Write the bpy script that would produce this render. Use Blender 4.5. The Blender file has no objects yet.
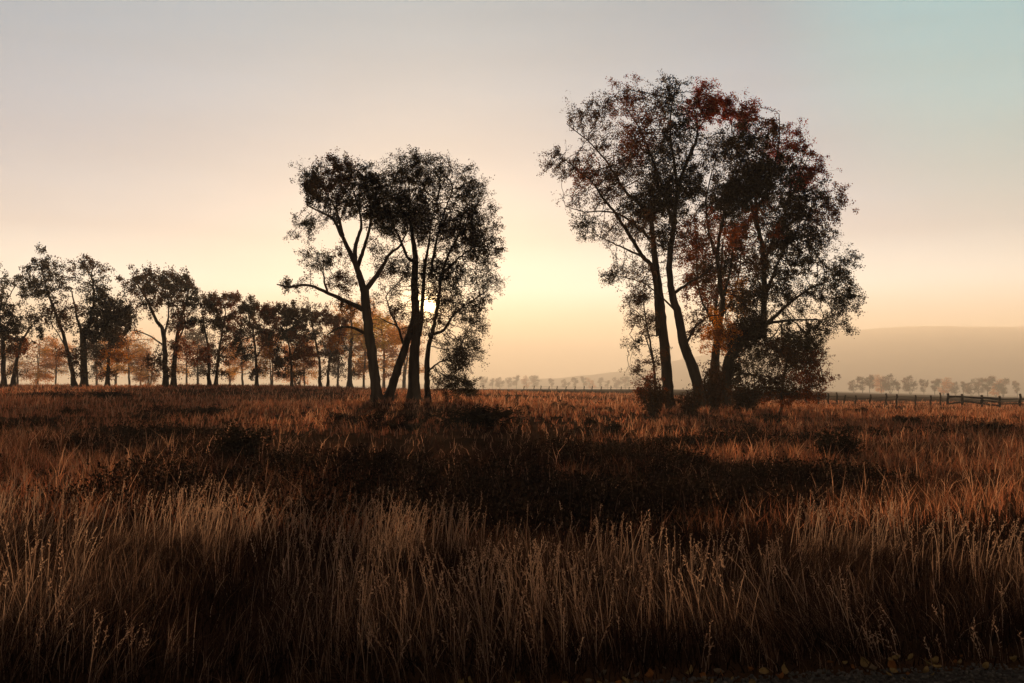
import bpy, math, random
import numpy as np
from mathutils import Vector

rng = np.random.default_rng(11)
random.seed(5)
R = math.radians
scene = bpy.context.scene
COL = scene.collection

# ------------------------------------------------------------------ camera geometry
F = 1000.0                      # focal length in pixels of the 1024 x 683 frame
HY = 389.0                      # picture row of the horizon
PITCH = math.atan((HY - 341.5) / F)
CZ = 1.7
CP, SP = math.cos(PITCH), math.sin(PITCH)
SUN_AZ = math.atan((428 - 512) / F)      # clockwise from +Y
SUN_EL = math.atan((HY - 304) / F)


def at(px, py, Y):
    """World point at distance Y along +Y that the photograph shows at (px, py)."""
    a, c = (px - 512) / F, (341.5 - py) / F
    d = np.array([a, CP - c * SP, SP + c * CP])
    return np.array([0, 0, CZ]) + d * (Y / d[1])


# ------------------------------------------------------------------ noise and terrain
def _hash(ix, iy, s):
    n = (ix.astype(np.int64) * 374761393 + iy.astype(np.int64) * 668265263 + s * 69069) & 0xffffffff
    n = ((n ^ (n >> 13)) * 1274126177) & 0xffffffff
    return ((n ^ (n >> 16)) & 0xffff) / 65535.0


def vnoise(x, y, s=0):
    x, y = np.asarray(x, float), np.asarray(y, float)
    ix, iy = np.floor(x), np.floor(y)
    fx, fy = x - ix, y - iy
    fx, fy = fx * fx * (3 - 2 * fx), fy * fy * (3 - 2 * fy)
    a = _hash(ix, iy, s) * (1 - fx) + _hash(ix + 1, iy, s) * fx
    b = _hash(ix, iy + 1, s) * (1 - fx) + _hash(ix + 1, iy + 1, s) * fx
    return a * (1 - fy) + b * fy


def fbm(x, y, s=0, o=3):
    t, amp, n = 0, 0.5, 0
    for k in range(o):
        t = t + amp * vnoise(np.asarray(x) * 2 ** k, np.asarray(y) * 2 ** k, s + k)
        n += amp
        amp *= 0.5
    return t / n


TU = np.array([-0.6, -0.25, -0.08, 0.12, 0.25, 0.5])
TY = np.array([0, 6, 10, 16, 30, 62, 125, 230, 600, 1900, 6000.0])
TZ = np.array([
    [0, 0, 0, 0, 0, 0],
    [0, 0, 0, 0, 0, 0],
    [0.05, 0, -0.05, -0.05, 0, 0],
    [0, -0.25, -0.45, -0.5, -0.4, -0.1],
    [0.1, -0.1, -0.25, -0.25, -0.2, 0.05],
    [0.9, 0.85, 0.8, 0.48, 0.36, 0.1],
    [2.0, 1.95, 1.35, 0.75, -0.1, -0.5],
    [2.2, 2.1, 1.5, 1.0, 0.0, -1.2],
    [2.5, 2.2, 1.6, 1.3, 0.2, -4.0],
    [3.0, 2.2, 1.6, 1.4, 0.0, -14.0],
    [3.0, 2.2, 1.6, 1.4, 0.0, -34.0]])


def H(x, y):
    x, y = np.asarray(x, float), np.asarray(y, float)
    yy = np.clip(y, 0, 5999)
    u = np.clip(x / np.maximum(yy, 4.0), -0.6, 0.499)
    i = np.clip(np.searchsorted(TY, yy, side='right') - 1, 0, len(TY) - 2)
    j = np.clip(np.searchsorted(TU, u, side='right') - 1, 0, len(TU) - 2)
    ty = (yy - TY[i]) / (TY[i + 1] - TY[i])
    tu = (u - TU[j]) / (TU[j + 1] - TU[j])
    ty = ty * ty * (3 - 2 * ty) * 0.5 + ty * 0.5
    z = (TZ[i, j] * (1 - tu) + TZ[i, j + 1] * tu) * (1 - ty) + (TZ[i + 1, j] * (1 - tu) + TZ[i + 1, j + 1] * tu) * ty
    amp = 0.16 * np.clip((y - 9) / 15, 0, 1)
    am2 = 0.13 * np.clip((y - 11) / 8, 0, 1) * np.clip((260 - y) / 100, 0, 1)
    return z + amp * (fbm(x / 7.0, y / 7.0, 3) - 0.5) * 2 + am2 * (fbm(x / 1.7, y / 1.7, 23, 2) - 0.5) * 2


def Hs(x, y):
    return float(H(np.array([x]), np.array([y]))[0])


# ------------------------------------------------------------------ object helpers
def mesh_np(name, verts, quads=None, tris=None, mat=None, tint=None, smooth=False, parent=None, loc=None):
    verts = np.asarray(verts, np.float32)
    nq = 0 if quads is None else len(quads)
    nt = 0 if tris is None else len(tris)
    me = bpy.data.meshes.new(name)
    me.vertices.add(len(verts))
    me.vertices.foreach_set('co', verts.ravel())
    idx, st = [], []
    if nq:
        idx.append(np.asarray(quads, np.int32).ravel())
        st.append(np.arange(nq) * 4)
    if nt:
        idx.append(np.asarray(tris, np.int32).ravel())
        st.append(nq * 4 + np.arange(nt) * 3)
    idx, st = np.concatenate(idx), np.concatenate(st)
    me.loops.add(len(idx))
    me.loops.foreach_set('vertex_index', idx.astype(np.int32))
    me.polygons.add(nq + nt)
    me.polygons.foreach_set('loop_start', st.astype(np.int32))
    if smooth:
        me.polygons.foreach_set('use_smooth', np.ones(nq + nt, bool))
    if tint is not None:
        at_ = me.attributes.new('tint', 'FLOAT_COLOR', 'POINT')
        c = np.ones((len(verts), 4), np.float32)
        c[:, :3] = tint
        at_.data.foreach_set('color', c.ravel())
    me.update(calc_edges=True)
    if mat:
        me.materials.append(mat)
    o = bpy.data.objects.new(name, me)
    COL.objects.link(o)
    if parent:
        o.parent = parent
    if loc is not None:
        o.location = loc
    return o


def tag(o, label=None, cat=None, group=None, kind=None):
    if label: o['label'] = label
    if cat: o['category'] = cat
    if group: o['group'] = group
    if kind: o['kind'] = kind
    return o


def empty(name, loc, rz=0.0):
    o = bpy.data.objects.new(name, None)
    o.empty_display_size = 0.3
    COL.objects.link(o)
    o.location = [float(v) for v in loc]
    o.rotation_euler.z = rz
    return o


def copy_tree(o, parent=None):
    c = o.copy()
    COL.objects.link(c)
    c.parent = parent
    for ch in list(o.children):
        copy_tree(ch, c)
    return c


# ------------------------------------------------------------------ materials
def new_mat(name):
    m = bpy.data.materials.new(name)
    m.use_nodes = True
    nt = m.node_tree
    nt.nodes.clear()
    out = nt.nodes.new('ShaderNodeOutputMaterial')
    return m, nt, out


def leaf_mat(name, transl=0.4, gain=1.0, rough_spec=0.0):
    m, nt, out = new_mat(name)
    N, L = nt.nodes.new, nt.links.new
    a = N('ShaderNodeAttribute'); a.attribute_name = 'tint'
    d = N('ShaderNodeBsdfDiffuse'); t = N('ShaderNodeBsdfTranslucent')
    mx = N('ShaderNodeMixShader'); mx.inputs[0].default_value = transl
    g = N('ShaderNodeHueSaturation'); g.inputs['Saturation'].default_value = 1.12; g.inputs['Value'].default_value = gain
    L(a.outputs['Color'], d.inputs['Color']); L(a.outputs['Color'], g.inputs['Color']); L(g.outputs[0], t.inputs['Color'])
    L(d.outputs[0], mx.inputs[1]); L(t.outputs[0], mx.inputs[2])
    L(mx.outputs[0], out.inputs['Surface'])
    return m


def bark_mat(name, c1, c2, sc=3.0):
    m, nt, out = new_mat(name)
    N, L = nt.nodes.new, nt.links.new
    tc = N('ShaderNodeTexCoord'); mp = N('ShaderNodeMapping'); mp.inputs['Scale'].default_value = (1, 1, 0.18)
    n = N('ShaderNodeTexNoise'); n.inputs['Scale'].default_value = sc; n.inputs['Detail'].default_value = 6
    r = N('ShaderNodeValToRGB')
    r.color_ramp.elements[0].position = 0.35; r.color_ramp.elements[0].color = (*c1, 1)
    r.color_ramp.elements[1].position = 0.7; r.color_ramp.elements[1].color = (*c2, 1)
    b = N('ShaderNodeBsdfPrincipled'); b.inputs['Roughness'].default_value = 0.95
    b.inputs['Specular IOR Level'].default_value = 0.15
    bp = N('ShaderNodeBump'); bp.inputs['Strength'].default_value = 0.8; bp.inputs['Distance'].default_value = 0.06
    L(tc.outputs['Object'], mp.inputs[0]); L(mp.outputs[0], n.inputs['Vector']); L(n.outputs['Fac'], r.inputs[0])
    L(r.outputs[0], b.inputs['Base Color']); L(n.outputs['Fac'], bp.inputs['Height']); L(bp.outputs[0], b.inputs['Normal'])
    L(b.outputs[0], out.inputs['Surface'])
    return m


def ground_mat(name, cols, sc, bump=0.0, rough=1.0):
    m, nt, out = new_mat(name)
    N, L = nt.nodes.new, nt.links.new
    tc = N('ShaderNodeTexCoord')
    n1 = N('ShaderNodeTexNoise'); n1.inputs['Scale'].default_value = sc; n1.inputs['Detail'].default_value = 8
    n1.inputs['Roughness'].default_value = 0.65
    r = N('ShaderNodeValToRGB')
    els = r.color_ramp.elements
    els[0].position = 0.3; els[0].color = (*cols[0], 1)
    els[1].position = 0.72; els[1].color = (*cols[-1], 1)
    for k, c in enumerate(cols[1:-1]):
        e = els.new(0.3 + 0.42 * (k + 1) / (len(cols) - 1)); e.color = (*c, 1)
    b = N('ShaderNodeBsdfDiffuse')
    L(tc.outputs['Object'], n1.inputs['Vector']); L(n1.outputs['Fac'], r.inputs[0])
    L(r.outputs[0], b.inputs['Color'])
    if bump:
        n2 = N('ShaderNodeTexNoise'); n2.inputs['Scale'].default_value = sc * 14; n2.inputs['Detail'].default_value = 5
        bp = N('ShaderNodeBump'); bp.inputs['Strength'].default_value = 1.0; bp.inputs['Distance'].default_value = bump
        L(tc.outputs['Object'], n2.inputs['Vector']); L(n2.outputs['Fac'], bp.inputs['Height']); L(bp.outputs[0], b.inputs['Normal'])
    L(b.outputs[0], out.inputs['Surface'])
    return m


M_BARK = bark_mat('rough_bark', (0.018, 0.013, 0.010), (0.07, 0.05, 0.038))
M_TWIG = bark_mat('twig_bark', (0.02, 0.014, 0.011), (0.05, 0.036, 0.028), 8)
M_LEAF = leaf_mat('autumn_leaves', 0.56, 1.25)
M_GRASS = leaf_mat('dry_grass', 0.58, 1.5)
M_SHRUB = leaf_mat('sagebrush_leaves', 0.2)
M_SOIL = ground_mat('meadow_soil', [(0.018, 0.011, 0.007), (0.05, 0.026, 0.014), (0.085, 0.042, 0.022)], 0.25, 0.05)
M_GRAVEL = ground_mat('gravel_surface', [(0.02, 0.018, 0.017), (0.05, 0.045, 0.042), (0.09, 0.085, 0.08)], 18, 0.01)
M_STONE = ground_mat('pebble_stone', [(0.03, 0.028, 0.027), (0.07, 0.064, 0.06), (0.13, 0.12, 0.11)], 30)
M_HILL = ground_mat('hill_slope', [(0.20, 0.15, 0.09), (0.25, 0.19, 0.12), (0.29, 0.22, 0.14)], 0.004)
M_WOOD = bark_mat('weathered_fence_wood', (0.03, 0.024, 0.02), (0.085, 0.07, 0.058), 9)
M_WIRE = bark_mat('rusty_wire', (0.03, 0.022, 0.018), (0.06, 0.045, 0.036), 20)

# ------------------------------------------------------------------ tube meshes
def tube(path, rad, sides, rough=0.0, seed=0):
    """verts, quads of one tapering tube; path Nx3, rad N"""
    path = np.asarray(path, float); n = len(path)
    t = np.gradient(path, axis=0)
    t /= np.maximum(np.linalg.norm(t, axis=1, keepdims=True), 1e-9)
    ref = np.where(np.abs(t[:, 1:2]) > 0.9, np.array([[1.0, 0, 0]]), np.array([[0, 1.0, 0]]))
    u = np.cross(t, ref); u /= np.maximum(np.linalg.norm(u, axis=1, keepdims=True), 1e-9)
    v = np.cross(t, u)
    a = np.linspace(0, 2 * math.pi, sides, endpoint=False)
    rr = np.asarray(rad)[:, None] * np.ones(sides)[None, :]
    if rough:
        g = np.random.default_rng(seed)
        prof = g.normal(0, rough, sides)
        rr = rr * (1 + prof[None, :] + g.normal(0, rough * 0.6, (n, sides)))
    V = path[:, None, :] + rr[:, :, None] * (np.cos(a)[None, :, None] * u[:, None, :] + np.sin(a)[None, :, None] * v[:, None, :])
    i = np.arange(n - 1)[:, None] * sides
    k = np.arange(sides)[None, :]; k2 = (k + 1) % sides
    Q = np.stack([i + k, i + k2, i + sides + k2, i + sides + k], -1).reshape(-1, 4)
    return V.reshape(-1, 3), Q


def join(parts):
    V, Q, o = [], [], 0
    for v, q in parts:
        V.append(v); Q.append(q + o); o += len(v)
    return np.concatenate(V), np.concatenate(Q)


def smooth_path(pts, rad, step, seed, wob=0.05):
    """Catmull-Rom through pts, resampled to about 'step', with a slight wobble."""
    pts = np.asarray(pts, float); rad = np.asarray(rad, float)
    P = np.vstack([2 * pts[0] - pts[1], pts, 2 * pts[-1] - pts[-2]])
    out, rr = [], []
    for i in range(1, len(P) - 2):
        L = np.linalg.norm(P[i + 1] - P[i]); n = max(1, int(round(L / step)))
        for s in range(n):
            t = s / n
            out.append(0.5 * ((2 * P[i]) + (-P[i - 1] + P[i + 1]) * t + (2 * P[i - 1] - 5 * P[i] + 4 * P[i + 1] - P[i + 2]) * t * t
                              + (-P[i - 1] + 3 * P[i] - 3 * P[i + 1] + P[i + 2]) * t ** 3))
            rr.append(rad[i - 1] * (1 - t) + rad[i] * t)
    out.append(pts[-1]); rr.append(rad[-1])
    out, rr = np.array(out), np.array(rr)
    g = np.random.default_rng(seed)
    w = g.normal(0, wob * step, out.shape); w[0] = 0
    return out + w, rr


# ------------------------------------------------------------------ trees
def grow(pos, attract, step, kill, iters, g, up=0.12, jit=0.18):
    """Space colonisation: pos = starting nodes; returns positions and parents (-1 for the starting nodes)."""
    P = np.array(pos, float); par = np.full(len(P), -1)
    A = np.array(attract, float)
    def nearest(A, Q, off):
        d = np.full(len(A), 1e9); ix = np.zeros(len(A), int)
        for s in range(0, len(Q), 400):
            q = Q[s:s + 400]
            dd = ((A[:, None, :] - q[None]) ** 2).sum(-1)
            m = dd.argmin(1); dm = dd[np.arange(len(A)), m]
            b = dm < d
            d[b] = dm[b]; ix[b] = m[b] + s + off
        return d, ix
    D, I = nearest(A, P, 0)
    for _ in range(iters):
        keep = D > kill * kill
        A, D, I = A[keep], D[keep], I[keep]
        if len(A) == 0:
            break
        dirs = A - P[I]
        dirs /= np.maximum(np.linalg.norm(dirs, axis=1, keepdims=True), 1e-9)
        acc = np.zeros((len(P), 3)); np.add.at(acc, I, dirs)
        act = np.unique(I)
        d = acc[act] / np.maximum(np.linalg.norm(acc[act], axis=1, keepdims=True), 1e-9)
        d += g.normal(0, jit, d.shape); d[:, 2] += up
        d /= np.linalg.norm(d, axis=1, keepdims=True)
        new = P[act] + d * step
        off = len(P)
        P = np.vstack([P, new]); par = np.concatenate([par, act])
        dn, inn = nearest(A, new, off)
        b = dn < D
        # attractors whose node makes no headway are dropped now and then
        stuck = (~b) & (g.random(len(A)) < 0.12)
        D[b] = dn[b]; I[b] = inn[b]
        A, D, I = A[~stuck], D[~stuck], I[~stuck]
    return P, par


def leaves_mesh(pts, size, tint, g, droop=0.25):
    """One bent leaf (two triangles sharing the midrib) per point."""
    n = len(pts)
    ax = g.normal(0, 1, (n, 3)); ax[:, 2] -= droop
    ax /= np.linalg.norm(ax, axis=1, keepdims=True)
    w = np.cross(ax, g.normal(0, 1, (n, 3))); w /= np.linalg.norm(w, axis=1, keepdims=True)
    nn = np.cross(ax, w)
    s = size * g.uniform(0.6, 1.35, (n, 1))
    a = pts
    b = pts + ax * s * 0.5 + w * s * 0.42 + nn * s * 0.1
    c = pts + ax * s
    d = pts + ax * s * 0.5 - w * s * 0.42 + nn * s * 0.1
    V = np.stack([a, b, c, d], 1).reshape(-1, 3)
    i = np.arange(n)[:, None] * 4
    T = np.concatenate([i + np.array([[0, 1, 2]]), i + np.array([[0, 2, 3]])])
    return V, T, np.repeat(tint, 4, 0)


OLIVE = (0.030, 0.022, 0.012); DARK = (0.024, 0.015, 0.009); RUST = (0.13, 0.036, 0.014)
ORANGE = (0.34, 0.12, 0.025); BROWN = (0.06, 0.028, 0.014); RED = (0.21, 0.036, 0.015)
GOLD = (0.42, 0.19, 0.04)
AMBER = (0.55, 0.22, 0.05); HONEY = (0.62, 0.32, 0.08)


def make_tree(name, label, group, Y, base, stems, limbs, blobs, depth, step, leaf, nleaf, attr_k, seed, gap=None, fine=True, cat='tree'):
    """stems / limbs: lists of (pixel polyline, half width px at start, at end, depth offset at the end in m);
    blobs: (px, py, rx, ry, density, tint) in picture units at distance Y; depth: crown half depth in m"""
    g = np.random.default_rng(seed)
    S = Y / F
    b0 = at(base[0], base[1], Y); bz = Hs(b0[0], Y)
    root = empty(name, (b0[0], Y, bz)); tag(root, label, cat, group)
    off = np.array([b0[0], Y, bz])
    loc = lambda px, py, dy=0.0: at(px, py, Y) - off + np.array([0, dy, 0])
    nodes = []
    k = 0
    for kind, lst in (('trunk', stems), ('limb', limbs)):
        for (pl, w0, w1, dy0, dy1) in lst:
            n = len(pl)
            pts = [loc(p[0], p[1], dy0 + (dy1 - dy0) * (i / (n - 1)) ** 1.0) for i, p in enumerate(pl)]
            rad = [S * (w0 + (w1 - w0) * (i / (n - 1)) ** 0.8) for i in range(n)]
            if kind == 'trunk':
                gx, gy = pts[0][0], pts[0][1]
                pts[0] = np.array([gx, gy, Hs(off[0] + gx, off[1] + gy) - bz - 0.12])
            P, rr = smooth_path(pts, rad, step, seed * 31 + k)
            if kind == 'trunk' and len(rr) > 3:
                rr[0] *= 1.7; rr[1] *= 1.32; rr[2] *= 1.12
            v, q = tube(P, rr, 10 if fine else 6, 0.06, seed + k)
            mesh_np(kind, v, q, mat=M_BARK, smooth=True, parent=root)
            m = P if kind == 'limb' else P[int(len(P) * 0.45):]
            nodes.append(m)
            k += 1
    nodes = np.concatenate(nodes)
    # attraction points fill the crown, spread in depth as well
    bx = np.array([[b[0], b[1]] for b in blobs]); wt = np.array([b[2] * b[3] for b in blobs], float)
    cen = (bx * wt[:, None]).sum(0) / wt.sum()
    half = np.maximum(np.abs(bx - cen).max(0), 1.0) + np.mean([b[2] for b in blobs]) * 0.5
    AT, TI = [], []
    for b in blobs:
        q = math.hypot((b[0] - cen[0]) / half[0], (b[1] - cen[1]) / half[1])
        room = depth * math.sqrt(max(0.0, 1 - min(q, 1) ** 2)) * 0.9
        n = max(4, int(attr_k * b[4] ** .7 * b[2] * b[3]))
        d = g.normal(0, 1, (n, 3)); d /= np.linalg.norm(d, axis=1, keepdims=True)
        d *= g.random((n, 1)) ** 0.45 * 0.93
        dy = g.uniform(-room, room, n) * 0.9 + d[:, 1] * (b[2] + b[3]) * 0.5 * S
        dz = d[:, 2]
        pts = np.stack([loc(b[0] + d[i, 0] * b[2], b[1] - dz[i] * b[3], 0) + np.array([0, dy[i], 0]) for i in range(n)])
        AT.append(pts); TI += [b[5]] * n
    AT = np.concatenate(AT); TI = np.array(TI)
    P, par = grow(nodes, AT, step, step * 1.15, 90, g)
    n0 = len(nodes)
    # radii from the tips inwards
    n = len(P); r = np.zeros(n); kids = [[] for _ in range(n)]
    for i in range(n0, n):
        kids[par[i]].append(i)
    tip = 0.19 * S if fine else 0.2 * S
    for i in range(n - 1, n0 - 1, -1):
        r[i] = tip if not kids[i] else sum(r[c] ** 2.3 for c in kids[i]) ** (1 / 2.3)
    r = np.minimum(r, 1.5 * S)
    tubes = []
    done = np.zeros(n, bool)
    for i in range(n0, n):
        if done[i]:
            continue
        ch = [par[i], i]; done[i] = True
        while kids[ch[-1]]:
            c = max(kids[ch[-1]], key=lambda q: r[q])
            if done[c]:
                break
            ch.append(c); done[c] = True
        rr = r[ch].copy(); rr[0] = rr[1]
        rr[-1] *= 0.5
        pp = P[ch]
        tubes.append(tube(pp, rr, 4 if fine else 3))
    # twigs: short sprays at the tips
    tips = np.array([i for i in range(n0, n) if len(kids[i]) == 0])
    ns = 5 if fine else 3
    tw = np.repeat(tips, ns)
    dirs = P[tw] - P[par[tw]]
    dirs /= np.linalg.norm(dirs, axis=1, keepdims=True)
    dirs = dirs + g.normal(0, 0.55, dirs.shape)
    ln = step * g.uniform(0.6, 1.8, (len(tw), 1))
    tend = P[tw] + dirs * ln
    sv = np.cross(dirs, g.normal(0, 1, dirs.shape)); sv /= np.linalg.norm(sv, axis=1, keepdims=True)
    sv *= tip * 0.8
    tv = np.stack([P[tw] - sv, P[tw] + sv, tend], 1).reshape(-1, 3)
    V, Q = join(tubes)
    tt = np.arange(len(tw) * 3).reshape(-1, 3) + len(V)
    o = mesh_np('twigs', np.concatenate([V, tv]), Q, tt, mat=M_TWIG, parent=root)
    o['kind'] = 'stuff'
    # leaves
    thin = np.array([i for i in range(n0, n) if r[i] < tip * 3.2])
    src = np.concatenate([P[thin], P[tw] + (tend - P[tw]) * g.uniform(0.2, 1, (len(tw), 1)), tend])
    dens = np.concatenate([np.full(len(thin), 0.8), np.full(len(tw), 0.55), np.full(len(tw), 0.6)])
    # clumps: local leafiness varies from branch to branch
    cl = fbm(src[:, 0] / (step * 4) + 50, src[:, 2] / (step * 4) + src[:, 1] * 0.37, seed, 2)
    dens = dens * np.clip((cl - 0.265) * 2.8, 0.05, 1.5)
    # every part of the crown gets its own share of the leaves
    bid = np.concatenate([np.full(max(4, int(attr_k * b[4] ** .7 * b[2] * b[3])), q) for q, b in enumerate(blobs)])
    near = np.zeros(len(src), int)
    for s in range(0, len(src), 500):
        near[s:s + 500] = ((src[s:s + 500, None, :] - AT[None]) ** 2).sum(-1).argmin(1)
    sb = bid[near]
    tot = np.bincount(sb, weights=dens, minlength=len(blobs))
    share = np.array([b[4] * b[2] * b[3] for b in blobs])
    dens = dens * np.minimum(share[sb] / np.maximum(tot[sb], 1e-6), 3.2 * share.sum() / dens.sum())
    pick = g.choice(len(src), int(nleaf), p=dens / dens.sum())
    pos = src[pick] + g.normal(0, step * 0.30, (len(pick), 3))
    tint = TI[near[pick]]
    tint = tint * g.uniform(0.55, 1.5, (len(pick), 1)) * (1 + g.normal(0, 0.08, (len(pick), 3)))
    if gap is not None:
        # a true opening in the crown along the line to the low sun
        for (gx, gy, gr) in gap:
            c = at(gx, gy, Y) - off
            dd = np.hypot(pos[:, 0] - c[0], pos[:, 2] - c[2])
            keep = dd > gr * S * g.uniform(0.75, 1.25, len(pos))
            pos, tint = pos[keep], tint[keep]
    lv, lt, ltint = leaves_mesh(pos, leaf, np.clip(tint, 0.003, 0.6), g)
    mesh_np('crown', lv, None, lt, mat=M_LEAF, tint=ltint, parent=root)
    return root


# --- left group -----------------------------------------------------------------------
YA, YB, YC, YD = 64.0, 66.5, 60.0, 63.0
make_tree('cottonwood_tree', 'dark forked cottonwood left of the sun with long lower limbs reaching left', 'cottonwoods standing in the meadow', YA, (377, 403),
    [([(378, 404), (374, 370), (369, 332), (366, 305), (364, 287)], 5.6, 4.4, 0, 0)],
    [([(364, 290), (358, 269), (352, 255), (343, 236), (336, 222), (326, 216), (312, 210)], 3.8, 0.7, 0, -1.5),
     ([(355, 262), (355, 243), (359, 227), (358, 213), (352, 196), (348, 182)], 2.5, 0.5, 0, 2.0),
     ([(358, 266), (366, 248), (373, 227), (374, 205), (370, 186)], 2.2, 0.5, 0, -2.5),
     ([(366, 289), (378, 271), (387, 252), (397, 242), (405, 222)], 2.8, 0.6, 0, 2.2),
     ([(343, 236), (335, 210), (324, 192), (317, 180)], 1.9, 0.4, 0, 1.8),
     ([(366, 311), (348, 302), (330, 294), (313, 287), (293, 289), (283, 287)], 2.6, 0.6, 0, -1.6),
     ([(330, 294), (324, 275), (322, 260)], 1.2, 0.4, -0.9, 0.4),
     ([(368, 335), (352, 328), (340, 329), (331, 336)], 1.8, 0.6, 0, -1.2)],
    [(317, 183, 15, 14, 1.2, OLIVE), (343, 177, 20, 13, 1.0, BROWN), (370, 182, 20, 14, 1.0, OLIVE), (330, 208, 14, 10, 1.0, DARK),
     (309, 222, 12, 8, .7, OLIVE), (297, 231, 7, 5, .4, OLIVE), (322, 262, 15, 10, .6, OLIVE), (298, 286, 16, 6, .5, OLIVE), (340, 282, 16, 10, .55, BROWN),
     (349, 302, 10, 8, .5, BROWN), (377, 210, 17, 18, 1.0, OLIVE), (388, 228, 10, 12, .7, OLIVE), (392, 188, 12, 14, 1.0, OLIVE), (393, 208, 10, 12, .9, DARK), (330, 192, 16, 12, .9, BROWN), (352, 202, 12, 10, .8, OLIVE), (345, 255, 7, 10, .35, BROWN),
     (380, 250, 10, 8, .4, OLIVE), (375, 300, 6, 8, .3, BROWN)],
    4.6, 0.30, 0.080, 70000, 0.9, 21)

make_tree('cottonwood_tree', 'multi-stemmed dark cottonwood with the low sun shining through its crown', 'cottonwoods standing in the meadow', YB, (413, 403),
    [([(414, 404), (414, 360), (416, 330), (414, 282), (415, 257), (412, 235), (409, 205)], 7.0, 1.6, 0, 0.4),
     ([(388, 404), (399, 369), (407, 343), (412, 325), (415, 311), (419, 335), (424, 258)], 4.8, 1.8, -0.7, 0.9),
     ([(427, 404), (426, 366), (427, 349), (432, 327), (437, 300), (440, 270)], 3.1, 1.4, 0.7, 1.4)],
    [([(415, 262), (408, 258), (402, 241), (394, 225), (390, 205)], 1.9, 0.5, 0, -2.0),
     ([(424, 262), (427, 245), (430, 215), (436, 190)], 1.7, 0.5, 0.6, 2.4),
     ([(430, 275), (436, 248), (444, 222), (455, 196)], 1.7, 0.5, 0.5, -2.4),
     ([(438, 280), (444, 259), (457, 231), (472, 212)], 1.7, 0.5, 1, 2.6),
     ([(439, 274), (458, 258), (476, 247), (488, 243)], 1.3, 0.4, 1, -1.4),
     ([(427, 335), (443, 329), (451, 315), (466, 302), (486, 288)], 1.7, 0.5, 0.8, 2.0),
     ([(404, 344), (399, 327), (393, 313), (390, 300)], 1.4, 0.5, -0.5, -2.0),
     ([(399, 327), (388, 322), (380, 318)], 0.8, 0.3, -0.8, -1.8),
     ([(426, 372), (440, 362), (455, 358)], 1.0, 0.4, 0.7, -1.0)],
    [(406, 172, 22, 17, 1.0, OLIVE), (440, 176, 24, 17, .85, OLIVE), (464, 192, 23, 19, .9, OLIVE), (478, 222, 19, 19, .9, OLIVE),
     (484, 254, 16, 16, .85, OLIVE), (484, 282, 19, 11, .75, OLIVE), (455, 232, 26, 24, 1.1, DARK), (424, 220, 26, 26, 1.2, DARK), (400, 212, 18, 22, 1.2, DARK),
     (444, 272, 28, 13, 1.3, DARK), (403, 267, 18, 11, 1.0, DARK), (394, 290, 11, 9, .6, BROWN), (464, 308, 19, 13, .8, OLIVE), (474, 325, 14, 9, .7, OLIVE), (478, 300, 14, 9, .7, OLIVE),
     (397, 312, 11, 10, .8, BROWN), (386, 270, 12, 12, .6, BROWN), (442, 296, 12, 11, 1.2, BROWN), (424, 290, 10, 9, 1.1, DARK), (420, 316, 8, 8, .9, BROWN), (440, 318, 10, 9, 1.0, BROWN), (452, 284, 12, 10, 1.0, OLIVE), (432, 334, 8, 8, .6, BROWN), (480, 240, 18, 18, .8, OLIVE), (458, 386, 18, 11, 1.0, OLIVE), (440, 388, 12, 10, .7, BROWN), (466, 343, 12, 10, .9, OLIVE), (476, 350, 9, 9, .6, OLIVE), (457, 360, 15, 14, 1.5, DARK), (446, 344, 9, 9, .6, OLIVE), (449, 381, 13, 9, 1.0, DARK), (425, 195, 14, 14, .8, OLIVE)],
    4.8, 0.30, 0.080, 118000, 0.9, 22, gap=[(428, 304, 6.0), (427, 316, 3.0), (433, 310, 3.0)])

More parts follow.
